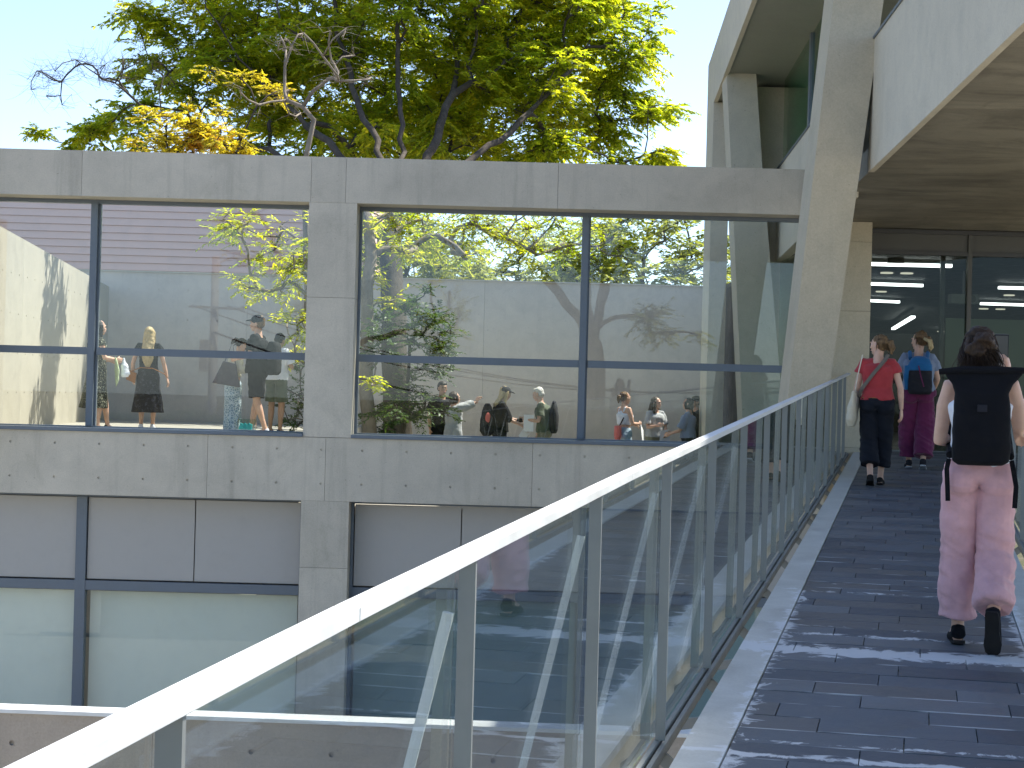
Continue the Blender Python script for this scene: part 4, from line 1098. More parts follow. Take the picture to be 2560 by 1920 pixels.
def person(label, loc, rotz, H=1.7, pose=None, skin='skin', hair=('short', 'h_brown'), top=None, bottom=None, shoes='c_black', woman=True, head_yaw=0, head_pitch=0,
           near=False, hands=('rest', 'rest'), cap=None, width=1.0, group=None, shoe2=None):
    k = H / 1.70
    J = {a: Vector(b) for a, b in BASE.items()}
    if pose:
        for a, b in pose.items(): J[a] = Vector(b)
    J = {a: b * k for a, b in J.items()}
    root = thing('person', label, 'person', loc, rotz, group)
    W_ = width; vx = .0085 if near else .013
    # ---- body
    mb = MB()
    g_ = 1.0 if woman else 1.06
    mb.loft(torso_rings(J, [(-.35, .10 * W_, .07), (-.1, .155 * W_, .105), (.25, .160 * W_, .108), (.8, .122 * W_, .09), (1.1, .118 * W_, .088), (1.6, .135 * W_, .1), (2.1, .15 * W_ * g_, .105), (2.55, .135 * W_ * g_, .085), (2.8, .075, .06)]))
    def limb(ps, rs, n=12): mb.tube(ps, [r * k for r in rs], n)
    for s_, sx in (('L', -1), ('R', 1)):
        hp, kn, an, toe = J['hp' + s_], J['kn' + s_], J['an' + s_], J['toe' + s_]
        limb([hp + Vector((0, 0, .03 * k)), hp.lerp(kn, .3), hp.lerp(kn, .7), kn, kn.lerp(an, .3), kn.lerp(an, .7), an], [.088, .084, .064, .053, .054, .038, .034])
        mb.ell(hp + Vector((sx * .0, -.04 * k, -.01 * k)), (.078 * k, .068 * k, .078 * k))
        fd = (toe - an).normalized()
        mb.tube([an + Vector((0, -.02 * k, 0)), an.lerp(toe, .5) + Vector((0, 0, -.015 * k)), toe + Vector((0, 0, .015 * k))], [.036 * k, .038 * k, .022 * k], 10)
        mb.ell(an - Vector((0, .025 * k, .045 * k)), (.03 * k, .035 * k, .035 * k))
        sh, el, wr = J['sh' + s_], J['el' + s_], J['wr' + s_]
        nk = J['neck'] - Vector((0, 0, .03 * k))
        limb([nk.lerp(sh, .25), sh + Vector((-sx * .012, 0, .0)), sh.lerp(el, .35), sh.lerp(el, .75), el, el.lerp(wr, .35), wr], [.045, .052 * g_, .045 * g_, .038 * g_, .036, .036, .024])
    if woman:
        for sx in (-1, 1): mb.ell(J['chest'] + Vector((sx * .07 * k, .085 * k, -.02 * k)), (.055 * k, .05 * k, .06 * k))
    limb([J['neck'] - Vector((0, 0, .05 * k)), J['neck'].lerp(J['head'], .55)], [.062, .052])
    Rh = Matrix.Rotation(head_yaw, 3, 'Z') @ Matrix.Rotation(-head_pitch, 3, 'X')
    hc = J['head']
    def hp_(x, y, z): return hc + Rh @ (Vector((x, y, z)) * k)
    head = MB()
    def he(c, r, nu=16, nv=10): head.ell(hp_(*c), tuple(x * k for x in r), Rh, nu, nv)
    he((0, -.012, .03), (.074, .093, .088)); he((0, .022, -.035), (.058, .066, .072)); he((0, .058, -.082), (.028, .026, .024)); he((0, .04, .0), (.064, .052, .06))
    he((0, .088, -.012), (.012, .013, .024), 8, 6); he((0, .099, -.026), (.014, .013, .010), 8, 6); he((0, .088, .032), (.05, .01, .011), 8, 6); he((0, .085, -.055), (.022, .011, .010), 8, 6)
    for sx in (-1, 1):
        he((sx * .076, -.005, -.008), (.009, .018, .030), 8, 6); he((sx * .043, .06, -.022), (.022, .02, .02), 8, 6)
    head.tube([hp_(0, -.02, -.04), J['neck'].lerp(hc, .3)], [.05 * k, .054 * k], 12)
    hm = remesh(head, .0045 if near else .009, 3)
    meshes = [remesh(mb, vx, 5), hm]
    # ---- hands
    hand = MB(); anyh = False
    for s_, sx, mode in (('L', -1, hands[0]), ('R', 1, hands[1])):
        wr, el = J['wr' + s_], J['el' + s_]
        if isinstance(mode, tuple): d = Vector(mode[1]).normalized(); pn = Vector(mode[2]).normalized(); curl = mode[0]
        else: d = (wr - el).normalized(); pn = Vector((-sx, .25, 0)); curl = .35
        pn = (pn - d * pn.dot(d)).normalized(); sd2 = d.cross(pn).normalized()
        if mode != None:
            hand.tube([wr - d * .03 * k, wr + d * .01 * k, wr + d * .05 * k, wr + d * .088 * k], [.022 * k, .030 * k, .039 * k, .036 * k], 12, flat=(pn, .42))
            th = 1 if (sd2.dot(Vector((0, 1, 0))) + sd2.z * .5) > 0 else -1
            for fi, (off, ln) in enumerate(((-.030, .066), (-.010, .076), (.010, .071), (.029, .055))):
                p0 = wr + d * .08 * k - sd2 * off * k * th; c1 = curl * (.7 + .15 * fi)
                d1 = (d * math.cos(c1) + pn * math.sin(c1)); d2 = (d * math.cos(c1 * 2.2) + pn * math.sin(c1 * 2.2)); d3 = (d * math.cos(c1 * 3) + pn * math.sin(c1 * 3))
                a = p0 + d1 * ln * .48 * k; b = a + d2 * ln * .32 * k; c = b + d3 * ln * .24 * k
                hand.tube([p0 - d * .012 * k, p0, a, b, c], [.0095 * k, .0092 * k, .0086 * k, .0078 * k, .0062 * k], 8)
            t0 = wr + d * .025 * k + sd2 * .026 * k * th; td = (d * .75 + sd2 * .55 * th + pn * .35).normalized()
            hand.tube([t0 - td * .01 * k, t0 + td * .032 * k, t0 + (td + d * .25 + pn * curl * .5).normalized() * .062 * k], [.013 * k, .0105 * k, .008 * k], 8)
            anyh = True
    if anyh: meshes.append(remesh(hand, .0042 if near else .006, 1))
    bmb = join(meshes); body = bmb.build('body', M[skin], root, local=True, smooth=True)
    # ---- face
    for sx in (-1, 1):
        e = MB().ell(hp_(sx * .030, .084, .008), (.012 * k, .006 * k, .006 * k), Rh, 8, 6); e.build('eye', M['eye'], body, local=True, smooth=True)
        MB().tube([hp_(sx * .014, .099, .028), hp_(sx * .032, .098, .033), hp_(sx * .048, .083, .028)], [.003 * k, .0035 * k, .002 * k], 5).build('eyebrow', M[hair[1]], body, local=True)
    MB().ell(hp_(0, .094, -.056), (.021 * k, .006 * k, .007 * k), Rh, 10, 6).build('mouth', M['lip'], body, local=True, smooth=True)
    # ---- shoes
    for s_, sx in (('L', -1), ('R', 1)):
        an, toe = J['an' + s_], J['toe' + s_]
        q = MB(); f = (toe - an); up_ = Vector((0, 0, 1)) - f.normalized() * f.normalized().z; up_.normalize()
        heel = an - f.normalized() * .045 * k - up_ * .045 * k
        side = f.normalized().cross(up_)
        q.tube([heel, an.lerp(toe, .35) - up_ * .028 * k, an.lerp(toe, .75) - up_ * .012 * k, toe + f.normalized() * .02 * k], [.038 * k, .042 * k, .045 * k, .028 * k], 12, flat=(up_, .8))
        if shoes not in ('c_sandal',): q.tube([an - f.normalized() * .012 * k - up_ * .05 * k, an - f.normalized() * .01 * k + up_ * .005 * k], [.042 * k, .036 * k], 12)
        me = remesh(q, .006 if near else .009, 3)
        o = link_mesh('shoe', me, M['c_rubber'] if shoes == 'c_sandal' else M[shoes], root, True)
        so_ = MB(); c0 = an - f.normalized() * .05 * k - up_ * .084 * k; c1 = toe + f.normalized() * .022 * k - up_ * .018 * k
        prof = [(0, .028), (.12, .036), (.45, .034), (.75, .046), (.93, .038), (1, .018)]
        rr = []
        L1 = [c0.lerp(c1, a) - side * b * k for a, b in prof]; L2 = [c0.lerp(c1, a) + side * b * k for a, b in prof[::-1]]
        so_.prism(L1 + L2, -up_ * .018 * k)
        so_.build('sole', M[shoe2] if shoe2 else M['c_rubber'], o, local=True)
    # ---- clothes
    if top:
        kind, mat = top[0], top[1]; opt = top[2] if len(top) > 2 else {}
        q = MB(); ls = opt.get('loose', .012); z0 = opt.get('hem', -.15); e = ls
        prof = [(z0, .168 * W_ + e, .118 + e), (.25, .164 * W_ + e, .114 + e), (.8, .135 * W_ + e * 1.3, .102 + e), (1.1, .13 * W_ + e * 1.2, .098 + e), (1.6, .145 * W_ + e, .108 + e), (2.1, .160 * W_ * g_ + e, .112 + e), (2.5, .148 * W_ * g_ + e * .7, .092 + e), (2.74, .10, .072)]
        prof = [p_ for p_ in prof if p_[0] >= z0]
        if opt.get('crop'): prof = [p_ for p_ in prof if p_[0] >= opt['crop']]
        if kind == 'tank': prof = [p_ for p_ in prof[:-2]] + [(2.35, .115 * W_, .108), (2.6, .085, .08)]
        q.loft(torso_rings(J, [(a, b * k, c * k) for a, b, c in prof]))
        if woman and not opt.get('flat'):
            for sx in (-1, 1): q.ell(J['chest'] + Vector((sx * .07 * k, .09 * k, -.02 * k)), (.062 * k, .052 * k, .066 * k))
        if kind == 'tank':
            for sx in (-1, 1):
                q.tube([J['chest'] + Vector((sx * .085 * k, -.07 * k, .06 * k)), J['neck'] + Vector((sx * .085 * k, -.03 * k, -.012 * k)), J['neck'] + Vector((sx * .085 * k, .045 * k, -.02 * k)), J['chest'] + Vector((sx * .08 * k, .1 * k, .05 * k))], .021 * k, 8)
        sl_ = opt.get('sleeve', .45)
        if kind != 'tank':
            for s_, sx in (('L', -1), ('R', 1)):
                sh, el, wr = J['sh' + s_], J['el' + s_], J['wr' + s_]; nk = J['neck'] - Vector((0, 0, .035 * k))
                pts = [nk.lerp(sh, .3), sh + Vector((-sx * .01, 0, .002))]; rs = [.055, .062 * g_]
                sw = opt.get('sleevew', .012)
                if sl_ <= 1: pts += [sh.lerp(el, sl_ * .6), sh.lerp(el, sl_)]; rs += [.055 * g_ + sw * .6, .052 * g_ + sw]
                else: pts += [sh.lerp(el, .6), el, el.lerp(wr, (sl_ - 1) * .6), el.lerp(wr, sl_ - 1)]; rs += [.052 + sw, .05 + sw, .045 + sw, .034 + sw]
                q.tube(pts, [r * k for r in rs], 12)
        me = remesh(q, .008 if near else .012, 3, opt.get('wr', .009) * k, 9)
        link_mesh(opt.get('name', 'shirt'), me, M[mat], root, True)
    if bottom:
        kind, mat = bottom[0], bottom[1]; opt = bottom[2] if len(bottom) > 2 else {}
        q = MB(); e = opt.get('loose', .014); wt = opt.get('waist', .75)
        prof = [(-.42, .11 * W_ + e, .085 + e), (-.15, .168 * W_ + e, .118 + e), (.25, .166 * W_ + e, .114 + e), (.55, .142 * W_ + e * .8, .104 + e * .7), (wt, .128 * W_ + e * .6, .096 + e * .6)]
        if kind in ('skirt', 'dress'):
            hem = opt['hem'] * k; fl = opt.get('flare', .27) * k; n = 36; rings = []
            c = J['pelvis']; zt2 = J['waist'].z; 
            for i in range(9):
                f = i / 8; z = zt2 * (1 - f) + hem * f
                rx = (.128 * W_ * k + e) * (1 - f) + fl * f; rx = max(rx, (.178 * W_ * k + e) if .2 < f else 0); ry = max(rx * .78, .12 * k)
                rg = []
                for a_ in range(n):
                    a = 2 * math.pi * a_ / n; fold = 1 + .055 * f * math.sin(a * 9 + 1.3 * math.sin(a * 2)) + .02 * f * math.sin(a * 5 + 2)
                    rg.append(Vector((c.x * (1 - f) + rx * fold * math.cos(a), c.y * (1 - f) + opt.get('sway', 0) * f * k + ry * fold * math.sin(a), z)))
                rings.append(rg)
            q.loft(rings[::-1])
            me = remesh(q, .011, 2, .006, 7)
            link_mesh('skirt' if kind == 'skirt' else 'dress_skirt', me, M[mat], root, True)
        else:
            q.loft(torso_rings(J, [(a, b * k, c * k) for a, b, c in prof]))
            ln = opt.get('len', .93); wk, wh = opt.get('knee', .085), opt.get('hemw', .10)
            for s_, sx in (('L', -1), ('R', 1)):
                hp, kn, an = J['hp' + s_], J['kn' + s_], J['an' + s_]
                q.ell(hp + Vector((0, -.047 * k, -.01 * k)), ((.092 + e * .5) * k, (.086 + e * .5) * k, .095 * k))
                tot = 1.0
                pts = [hp + Vector((0, 0, .03 * k)), hp.lerp(kn, .3)]; rs = [.096 + e * .3, .093 + e * .5]
                if ln <= .55: pts += [hp.lerp(kn, ln * 1.4), hp.lerp(kn, ln * 1.8)]; rs += [wh * .97, wh]
                else:
                    f = (ln - .5) * 2
                    pts += [hp.lerp(kn, .7), kn, kn.lerp(an, f * .5), kn.lerp(an, f)]; rs += [(wk + .093) / 2 + e * .3, wk, (wk + wh) / 2, wh]
                q.tube(pts, [r * k for r in rs], 16)
            me = remesh(q, .0075 if near else .012, 3, opt.get('wr', .010) * k, 7, (lambda c: .55 + .9 * max(0, 1 - c.z / (.8 * k))) if near else None)
            if near:       # drag folds round the knee and the hem
                nr = [v.normal.copy() for v in me.vertices]
                for v, n_ in zip(me.vertices, nr):
                    c = v.co
                    if c.z < .86 * k:
                        wv = 1 - 2.2 * abs(noise.noise(Vector((c.x * 4, c.y * 4, c.z * 15 + c.x * 8)))); f = .0075 * max(0, 1 - abs(c.z - .40 * k) / (.42 * k)) + .004
                        v.co = c + n_ * wv * f * k
                me.update()
            link_mesh(opt.get('name', 'trousers'), me, M[mat], root, True)
    # ---- hair
    style, hm_ = hair[0], hair[1]; q = MB(); rh = random.Random(hash(label) % 1000 if False else len(label))
    def hx(c, r, nu=12, nv=8): q.ell(hp_(*c), tuple(x * k for x in r), Rh, nu, nv)
    hx((0, -.026, .040), (.083, .092, .088)); 
    if style == 'short':
        hx((0, -.045, .0), (.078, .068, .075)); hx((0, .01, .075), (.07, .075, .045)); amp = .006
    elif style == 'long':
        L_ = hair[2] if len(hair) > 2 else .42
        hx((0, -.04, .0), (.086, .07, .095))
        bk = Vector((0, -.075, 0))
        base_ = J['neck'] + Vector((0, -.085 * k, .02 * k))
        q.loft([ring(hp_(0, -.045, .02), Vector((1, 0, 0)), Vector((0, 1, 0)), .085 * k, .06 * k, 14, 2), ring(hp_(0, -.07, -.10), Vector((1, 0, 0)), Vector((0, 1, 0)), .095 * k, .055 * k, 14, 2),
                ring(base_ + Vector((0, -.035 * k, -L_ * .35 * k)), Vector((1, 0, 0)), Vector((0, 1, 0)), .105 * k, .04 * k, 14, 2), ring(base_ + Vector((0, -.035 * k, -L_ * .75 * k)), Vector((1, 0, 0)), Vector((0, 1, 0)), .085 * k, .032 * k, 14, 2),
                ring(base_ + Vector((0, -.02 * k, -L_ * k)), Vector((1, 0, 0)), Vector((0, 1, 0)), .04 * k, .018 * k, 14, 2)])
        for sx in (-1, 1): q.tube([hp_(sx * .07, .02, .05), hp_(sx * .083, .01, -.04), hp_(sx * .08, -.0, -.14), J['chest'] + Vector((sx * .095 * k, .07 * k, .03 * k))], [.02 * k, .024 * k, .028 * k, .014 * k], 8)
        amp = .008
    elif style == 'bob':
        hx((0, -.03, -.035), (.09, .085, .085)); 
        for sx in (-1, 1): q.tube([hp_(sx * .068, .035, .05), hp_(sx * .082, .03, -.03), hp_(sx * .075, .02, -.10)], [.022 * k, .028 * k, .022 * k], 8)
        amp = .007
    elif style == 'pony':
        hx((0, -.05, .01), (.078, .066, .075)); pt = hair[2] if len(hair) > 2 else 1
        q.tube([hp_(0, -.10, .035), hp_(.01, -.145, .03), hp_(.02, -.165, -.03), hp_(.015, -.155, -.10 * pt)], [.026 * k, .038 * k, .036 * k, .010 * k], 10); amp = .010
    elif style == 'bun':
        hx((0, -.055, .0), (.086, .074, .082)); hx((.012, -.10, .045), (.058, .048, .05)); hx((-.02, -.11, .0), (.055, .04, .05)); hx((0, -.065, -.065), (.086, .06, .07)); hx((.045, -.055, -.11), (.045, .045, .05)); hx((-.045, -.055, -.11), (.045, .045, .05)); amp = .018
    hme = remesh(q, .006 if near else .010, 2, amp * k, 16)
    hb = join([hme])
    if near or style in ('pony', 'bun'):
        nS = (520 if style == 'bun' else 160) if near else 90
        for i in range(nS):
            a = rh.uniform(0, 2 * math.pi); el_ = rh.uniform(-.5, .9)
            dd = Vector((math.cos(a) * math.cos(el_), -abs(math.sin(a)) * math.cos(el_) + .15, math.sin(el_)))
            p = Vector((dd.x * .085, -.028 + dd.y * .097, .03 + dd.z * .088)); pts = []
            ph = rh.uniform(0, 6.28); frq = rh.uniform(4, 8); amp2 = rh.uniform(.007, .016) if style == 'bun' else .002
            dirn = Vector((dd.x * .12 + rh.uniform(-.25, .25), dd.y * .15 - .05 + rh.uniform(-.12, .12), -1)).normalized()
            Ln = rh.uniform(.06, .19) if style == 'bun' else rh.uniform(.04, .09)
            for j in range(7):
                t_ = j / 6; v_ = p + dirn * Ln * t_ + Vector((math.cos(ph + frq * t_) * amp2, -.004 - .008 * t_ + math.sin(ph + frq * t_) * amp2, 0)) * (t_ ** .5)
                pts.append(hp_(v_.x, v_.y, v_.z))
            hb.tube(pts, [.0035 * k * (1 - .6 * j / 6) for j in range(7)], 3)
    ho = hb.build('hair', M[hm_], root, local=True, smooth=True)
    if cap:
        q = MB(); q.ell(hp_(0, -.012, .052), (.092 * k, .104 * k, .078 * k), Rh, 16, 10)
        q.tube([hp_(0, .06, .055), hp_(0, .13, .045), hp_(0, .165, .035)], [.075 * k, .066 * k, .03 * k], 14, flat=(Rh @ Vector((0, .1, 1)).normalized(), .12))
        link_mesh('cap', remesh(q, .006, 2), M[cap], root, True)
    return root, J, hp_

def to_world(root, p): return Matrix.Translation(root.location) @ Matrix.Rotation(root.rotation_euler.z, 4, 'Z') @ Vector(p)
def held(name, label, cat, root, group=None):
    """a carried thing: top-level, placed in its bearer's frame"""
    return thing(name, label, cat, root.location, root.rotation_euler.z, group)
def lmesh(name, mb, mat, parent, voxel=None, smooth=3, amp=0, fs=8):
    if voxel: return link_mesh(name, remesh(mb, voxel, smooth, amp, fs), M[mat], parent, True)
    return mb.build(name, M[mat], parent, local=True)
RZ = -AZR
V = Vector
# ---- woman in pink trousers, nearest on the ramp
p = ramp_at(2436, 1620)
w1, J, hp = person('woman in pink wide trousers and white tank top seen from behind, with a black backpack', p, RZ, 1.67,
    pose=dict(anL=(-.085, .13, .09), knL=(-.09, .10, .49), toeL=(-.10, .31, .02), anR=(.085, -.20, .20), knR=(.095, .03, .49), toeR=(.09, -.16, .02),
              elL=(-.205, .0, 1.09), wrL=(-.13, .21, 1.10), elR=(.215, .03, 1.09), wrR=(.155, .22, 1.455), head=(-.01, .012, 1.575), shL=(-.17, -.01, 1.37), shR=(.17, -.01, 1.38)),
    hair=('bun', 'h_brown'), top=('tank', 'c_white', dict(hem=-.05, name='tank_top')), bottom=('trousers', 'c_pink', dict(loose=.016, knee=.092, hemw=.104, len=.93, waist=.85, wr=.014)), near=True,
    hands=('rest', (.75, (-.25, .1, 1), (-1, .3, 0))), shoes='c_black', width=1.0)
b = held('backpack', 'black roll top backpack on the back of the woman in pink trousers', 'backpack', w1)
q = MB(); rg = []
for z, rx, ry, cy in [(.955, .110, .045, -.20), (.975, .140, .065, -.205), (1.05, .147, .078, -.205), (1.20, .143, .075, -.20), (1.32, .134, .062, -.195), (1.365, .150, .044, -.19), (1.40, .182, .026, -.19), (1.435, .205, .013, -.19)]:
    rg.append(ring(V((0, cy, z)), V((1, 0, 0)), V((0, 1, 0)), rx, ry, 24, 3.4))
q.loft(rg); lmesh('pack_body', q, 'c_black', b, .0065, 3, .005, 9)
q = MB(); q.tube([V((-.215, -.19, 1.425)), V((-.1, -.205, 1.435)), V((.1, -.205, 1.438)), V((.205, -.19, 1.44)), V((.235, -.18, 1.41))], [.015, .021, .021, .016, .008], 10); lmesh('roll_top', q, 'c_black', b)
MB().box(-.024, .024, -.288, -.280, 1.225, 1.262).build('badge', M['c_charcoal'], b, local=True)
for sx, (x1, z1) in ((-1, (-.155, .765)), (1, (.175, .74))):
    MB().tube([V((sx * .155, -.15, .98)), V((sx * .165, -.16, .93)), V((x1 * 1.03, -.15, .85)), V((x1, -.155, z1))], [.014] * 4, 6, flat=(V((0, 1, 0)), .2)).build('strap', M['c_black'], b, local=True)
    MB().tube([V((sx * .10, -.15, 1.36)), V((sx * .105, -.07, 1.425)), V((sx * .11, .06, 1.40)), V((sx * .12, .125, 1.25)), V((sx * .15, .07, 1.05)), V((sx * .15, -.13, 1.0))], [.02] * 6, 8, flat=(V((0, 1, .3)).normalized(), .5)).build('strap', M['c_black'], b, local=True)
ph = held('phone', 'phone held up beside the head of the woman in pink trousers', 'phone', w1)
MB().box(.075, .147, .285, .294, 1.49, 1.64).build('phone_case', M['c_charcoal'], ph, local=True, bevel=.003)
MB().box(.079, .143, .2835, .2846, 1.497, 1.633).build('screen', M['bronze'], ph, local=True)
MB().box(.077, .145, .286, .292, 1.6405, 1.6425).build('bright_edge', M['rail'], ph, local=True)
pa = held('paper_sheet', 'white sheet of paper in the raised hand of the woman in pink trousers', 'paper', w1)
MB().prism([V((.06, .25, 1.44)), V((.135, .25, 1.42)), V((.13, .255, 1.49)), V((.07, .255, 1.50))], (0, .002, 0)).build('sheet', M['paper'], pa, local=True)

# ---- woman in red top
p = ramp_at(2188, 1214)
w2, J, hp = person('woman in red top and dark cropped trousers walking up the ramp, looking left', p, RZ, 1.66,
    pose=dict(anL=(-.055, -.13, .12), knL=(-.085, .05, .49), toeL=(-.06, .02, .02), anR=(.05, .16, .09), knR=(.08, .12, .50), toeR=(.06, .33, .02), elR=(.25, -.02, 1.10), wrR=(.265, -.0, .86), elL=(-.225, .0, 1.10), wrL=(-.26, .14, .92)),
    hair=('pony', 'h_light'), top=('shirt', 'c_red', dict(sleeve=.42, sleevew=.022, loose=.022, hem=.15, flat=True)), bottom=('trousers', 'c_navy', dict(loose=.02, knee=.095, hemw=.10, len=.84)), head_yaw=1.05, near=True, shoes='c_sandal', width=1.05)
MB().loft(torso_rings(J, [(.30, .182, .132), (.42, .176, .128)])).build('belt', M['c_brownleather'], w2, local=True)
b = held('tote_bag', 'cream cloth tote bag hanging from the left shoulder of the woman in red', 'bag', w2)
q = MB(); q.loft([ring(V((-.275, -.05, .64)), V((.25, 1, 0)).normalized(), V((1, -.25, 0)).normalized(), .11, .022, 16, 3), ring(V((-.27, -.05, .72)), V((.25, 1, 0)).normalized(), V((1, -.25, 0)).normalized(), .15, .045, 16, 3), ring(V((-.255, -.045, .86)), V((.25, 1, 0)).normalized(), V((1, -.25, 0)).normalized(), .14, .04, 16, 3), ring(V((-.235, -.04, 1.03)), V((.25, 1, 0)).normalized(), V((1, -.25, 0)).normalized(), .10, .012, 16, 3)])
lmesh('bag_body', q, 'tote', b, .009, 3, .008, 8) if 'tote' in M else lmesh('bag_body', q, 'c_cream', b, .009, 3, .008, 8)
for dy in (-.085, .0):
    MB().tube([V((-.238, dy - .02, 1.03)), V((-.215, dy, 1.2)), V((-.17, -.03 + dy * .3, 1.425)), V((-.19, .05, 1.2)), V((-.225, .02, 1.03))], .007, 6).build('strap', M['c_cream'], b, local=True)
b = held('crossbody_strap', 'grey brown crossbody strap over the back of the red top', 'bag', w2)
q = MB(); q.tube([V((.10, -.03, 1.43)), V((.07, -.115, 1.37)), V((-.05, -.150, 1.22)), V((-.165, -.12, 1.06)), V((-.20, -.02, .98)), V((-.18, .11, .95))], [.02] * 6, 8, flat=(V((0, 1, 0)), .25)); lmesh('strap', q, 'c_strap', b)
q = MB(); q.loft([ring(V((-.16, .17, z)), V((1, 0, 0)), V((0, 1, 0)), .09, .035, 14, 3) for z in (.84, .95)]); lmesh('pouch', q, 'c_strap', b)

# ---- woman with blue pack
p = ramp_at(2290, 1172)
w3, J, hp = person('woman in grey shirt and maroon wide trousers with blue backpack, head turned left', p, RZ, 1.72,
    pose=dict(anL=(-.09, .12, .09), knL=(-.10, .10, .50), toeL=(-.11, .29, .02), anR=(.08, -.14, .11), knR=(.10, .02, .50), toeR=(.08, .02, .02), elR=(.23, .05, 1.12), wrR=(.20, .22, 1.0), elL=(-.25, .0, 1.12), wrL=(-.2, .2, 1.0)),
    hair=('pony', 'h_light', 1.3), top=('shirt', 'c_greyblue', dict(sleeve=.6, sleevew=.03, loose=.03, flat=True)), bottom=('trousers', 'c_maroon', dict(loose=.03, knee=.125, hemw=.115, len=.93)), head_yaw=.85, near=True, shoes='c_charcoal', width=1.15, shoe2='c_grey')
MB().tube([hp(-.03, -.10, .03), hp(.0, -.17, .0), hp(.02, -.175, -.08), hp(.03, -.14, -.13)], [.02, .032, .032, .01], 10).build('blond_hair', M['h_blond'], w3, local=True, smooth=True)
b = held('backpack', 'blue and grey daypack on the woman in maroon trousers', 'backpack', w3)
q = MB(); q.loft([ring(V((.02, -.24, z)), V((1, 0, 0)), V((0, 1, 0)), rx, ry, 20, 2.8) for z, rx, ry in ((.93, .12, .05), (.96, .145, .085), (1.1, .15, .095), (1.25, .14, .085))]); lmesh('pack_body', q, 'c_charcoal', b, .009, 3, .008, 9)
q = MB(); q.loft([ring(V((.02, -.235, z)), V((1, 0, 0)), V((0, 1, 0)), rx, ry, 20, 2.8) for z, rx, ry in ((1.22, .15, .10), (1.30, .145, .095), (1.37, .11, .06), (1.40, .06, .02))]); q.tube([V((-.125, -.24, 1.28)), V((-.14, -.25, 1.12)), V((-.13, -.24, .98))], [.05, .045, .03], 8); lmesh('pack_lid', q, 'c_blue', b, .009, 3, .006, 9)
MB().tube([V((0, -.345, 1.28)), V((.03, -.35, 1.15)), V((.07, -.34, 1.02))], .008, 6).build('strap', M['c_maroon'], b, local=True)
for sx in (-1, 1): MB().tube([V((sx * .10, -.16, 1.37)), V((sx * .11, -.05, 1.45)), V((sx * .12, .08, 1.38)), V((sx * .14, .14, 1.2))], .026, 8, flat=(V((0, 1, .3)).normalized(), .5)).build('strap', M['c_blue'], b, local=True)

# ---- people behind the left opening
def stand(u, Y, z0): a = ak(u, 1000, Y); return V((a.x, Y * K, z0))
FZ = .90
w4, J, hp = person('dark haired woman in speckled black dress standing behind the left mullion, facing right', stand(242, 11.95, FZ), rad(-62), 1.68, hair=('long', 'h_black', .34), top=('shirt', 'c_floral', dict(sleeve=.3, hem=.0, name='dress_top')), bottom=('dress', 'c_floral', dict(hem=.36, flare=.27, sway=-.05)),
    pose=dict(elL=(-.2, .05, 1.12), wrL=(-.12, .25, 1.08), elR=(.22, .04, 1.12), wrR=(.12, .25, 1.1), anL=(-.09, .2, .09), knL=(-.09, .14, .5), toeL=(-.1, .38, .02)), skin='skin')
b = held('scarf', 'pale green scarf hanging over the arm of the woman in the speckled dress', 'scarf', w4)
q = MB(); q.tube([V((.14, .22, 1.12)), V((.15, .25, .95)), V((.13, .26, .78)), V((.12, .25, .68))], [.035, .075, .065, .015], 10, flat=(V((0, 1, 0)), .4)); lmesh('cloth', q, 'c_palegreen', b, .01, 2, .012, 8)
b = held('plastic_bag', 'white plastic bag in the hand of the woman in the speckled dress', 'bag', w4)
q = MB(); q.tube([V((.10, .36, 1.12)), V((.10, .38, 1.0)), V((.10, .39, .88)), V((.10, .39, .83))], [.015, .05, .075, .05], 10, flat=(V((1, 0, 0)), .6)); lmesh('bag_body', q, 'c_white', b, .01, 2, .012, 9)
w5, J, hp = person('woman with long blond hair and black midi skirt walking away', stand(369, 12.6, FZ), rad(4), 1.64, hair=('long', 'h_blond', .40), top=('shirt', 'c_navy', dict(sleeve=.22, hem=.2)), bottom=('skirt', 'c_stripe', dict(hem=.30, flare=.26)),
    pose=dict(elL=(-.25, .0, 1.10), wrL=(-.26, .06, .88), elR=(.25, -.03, 1.10), wrR=(.31, -.02, .86), anR=(.08, .1, .09), toeR=(.09, .26, .02)), shoes='c_white', shoe2='c_white')
b = held('handbag', 'small tan leather handbag at the left hip of the blond woman', 'bag', w5)
q = MB(); q.prism([V((-.34, -.06, .80)), V((-.19, -.1, .74)), V((-.17, -.1, .90)), V((-.29, -.06, .95))], (0, .07, 0)); lmesh('bag_body', q, 'c_brownleather', b)
MB().tube([V((-.25, -.08, .93)), V((-.1, -.2, .99)), V((.1, -.2, .98)), V((.26, -.08, .90)), V((.31, -.02, .83))], .008, 6).build('strap', M['c_brownleather'], b, local=True)
w6, J, hp = person('woman in long pale blue lace dress and cream cardigan bending over her phone', stand(582, 12.5, FZ), rad(-80), 1.52, hair=('pony', 'h_brown'), top=('shirt', 'c_cream', dict(sleeve=1.8, sleevew=.02, hem=.4, loose=.02, name='cardigan')), bottom=('dress', 'c_lace', dict(hem=.06, flare=.21)),
    pose=dict(chest=(0, .03, 1.26), neck=(0, .06, 1.41), head=(0, .13, 1.54), elL=(-.2, .1, 1.10), wrL=(-.07, .3, 1.12), elR=(.2, .1, 1.10), wrR=(.07, .3, 1.12), shL=(-.16, .03, 1.36), shR=(.16, .03, 1.36)), head_pitch=.6)
b = held('shoulder_bag', 'large dark grey shoulder bag of the woman in the lace dress', 'bag', w6)
q = MB(); q.prism([V((.24, -.33, .78)), V((.24, .1, .72)), V((.24, .03, 1.08)), V((.24, -.17, 1.12))], (.09, 0, 0)); lmesh('bag_body', q, 'c_purse', b, .012, 3, .006)
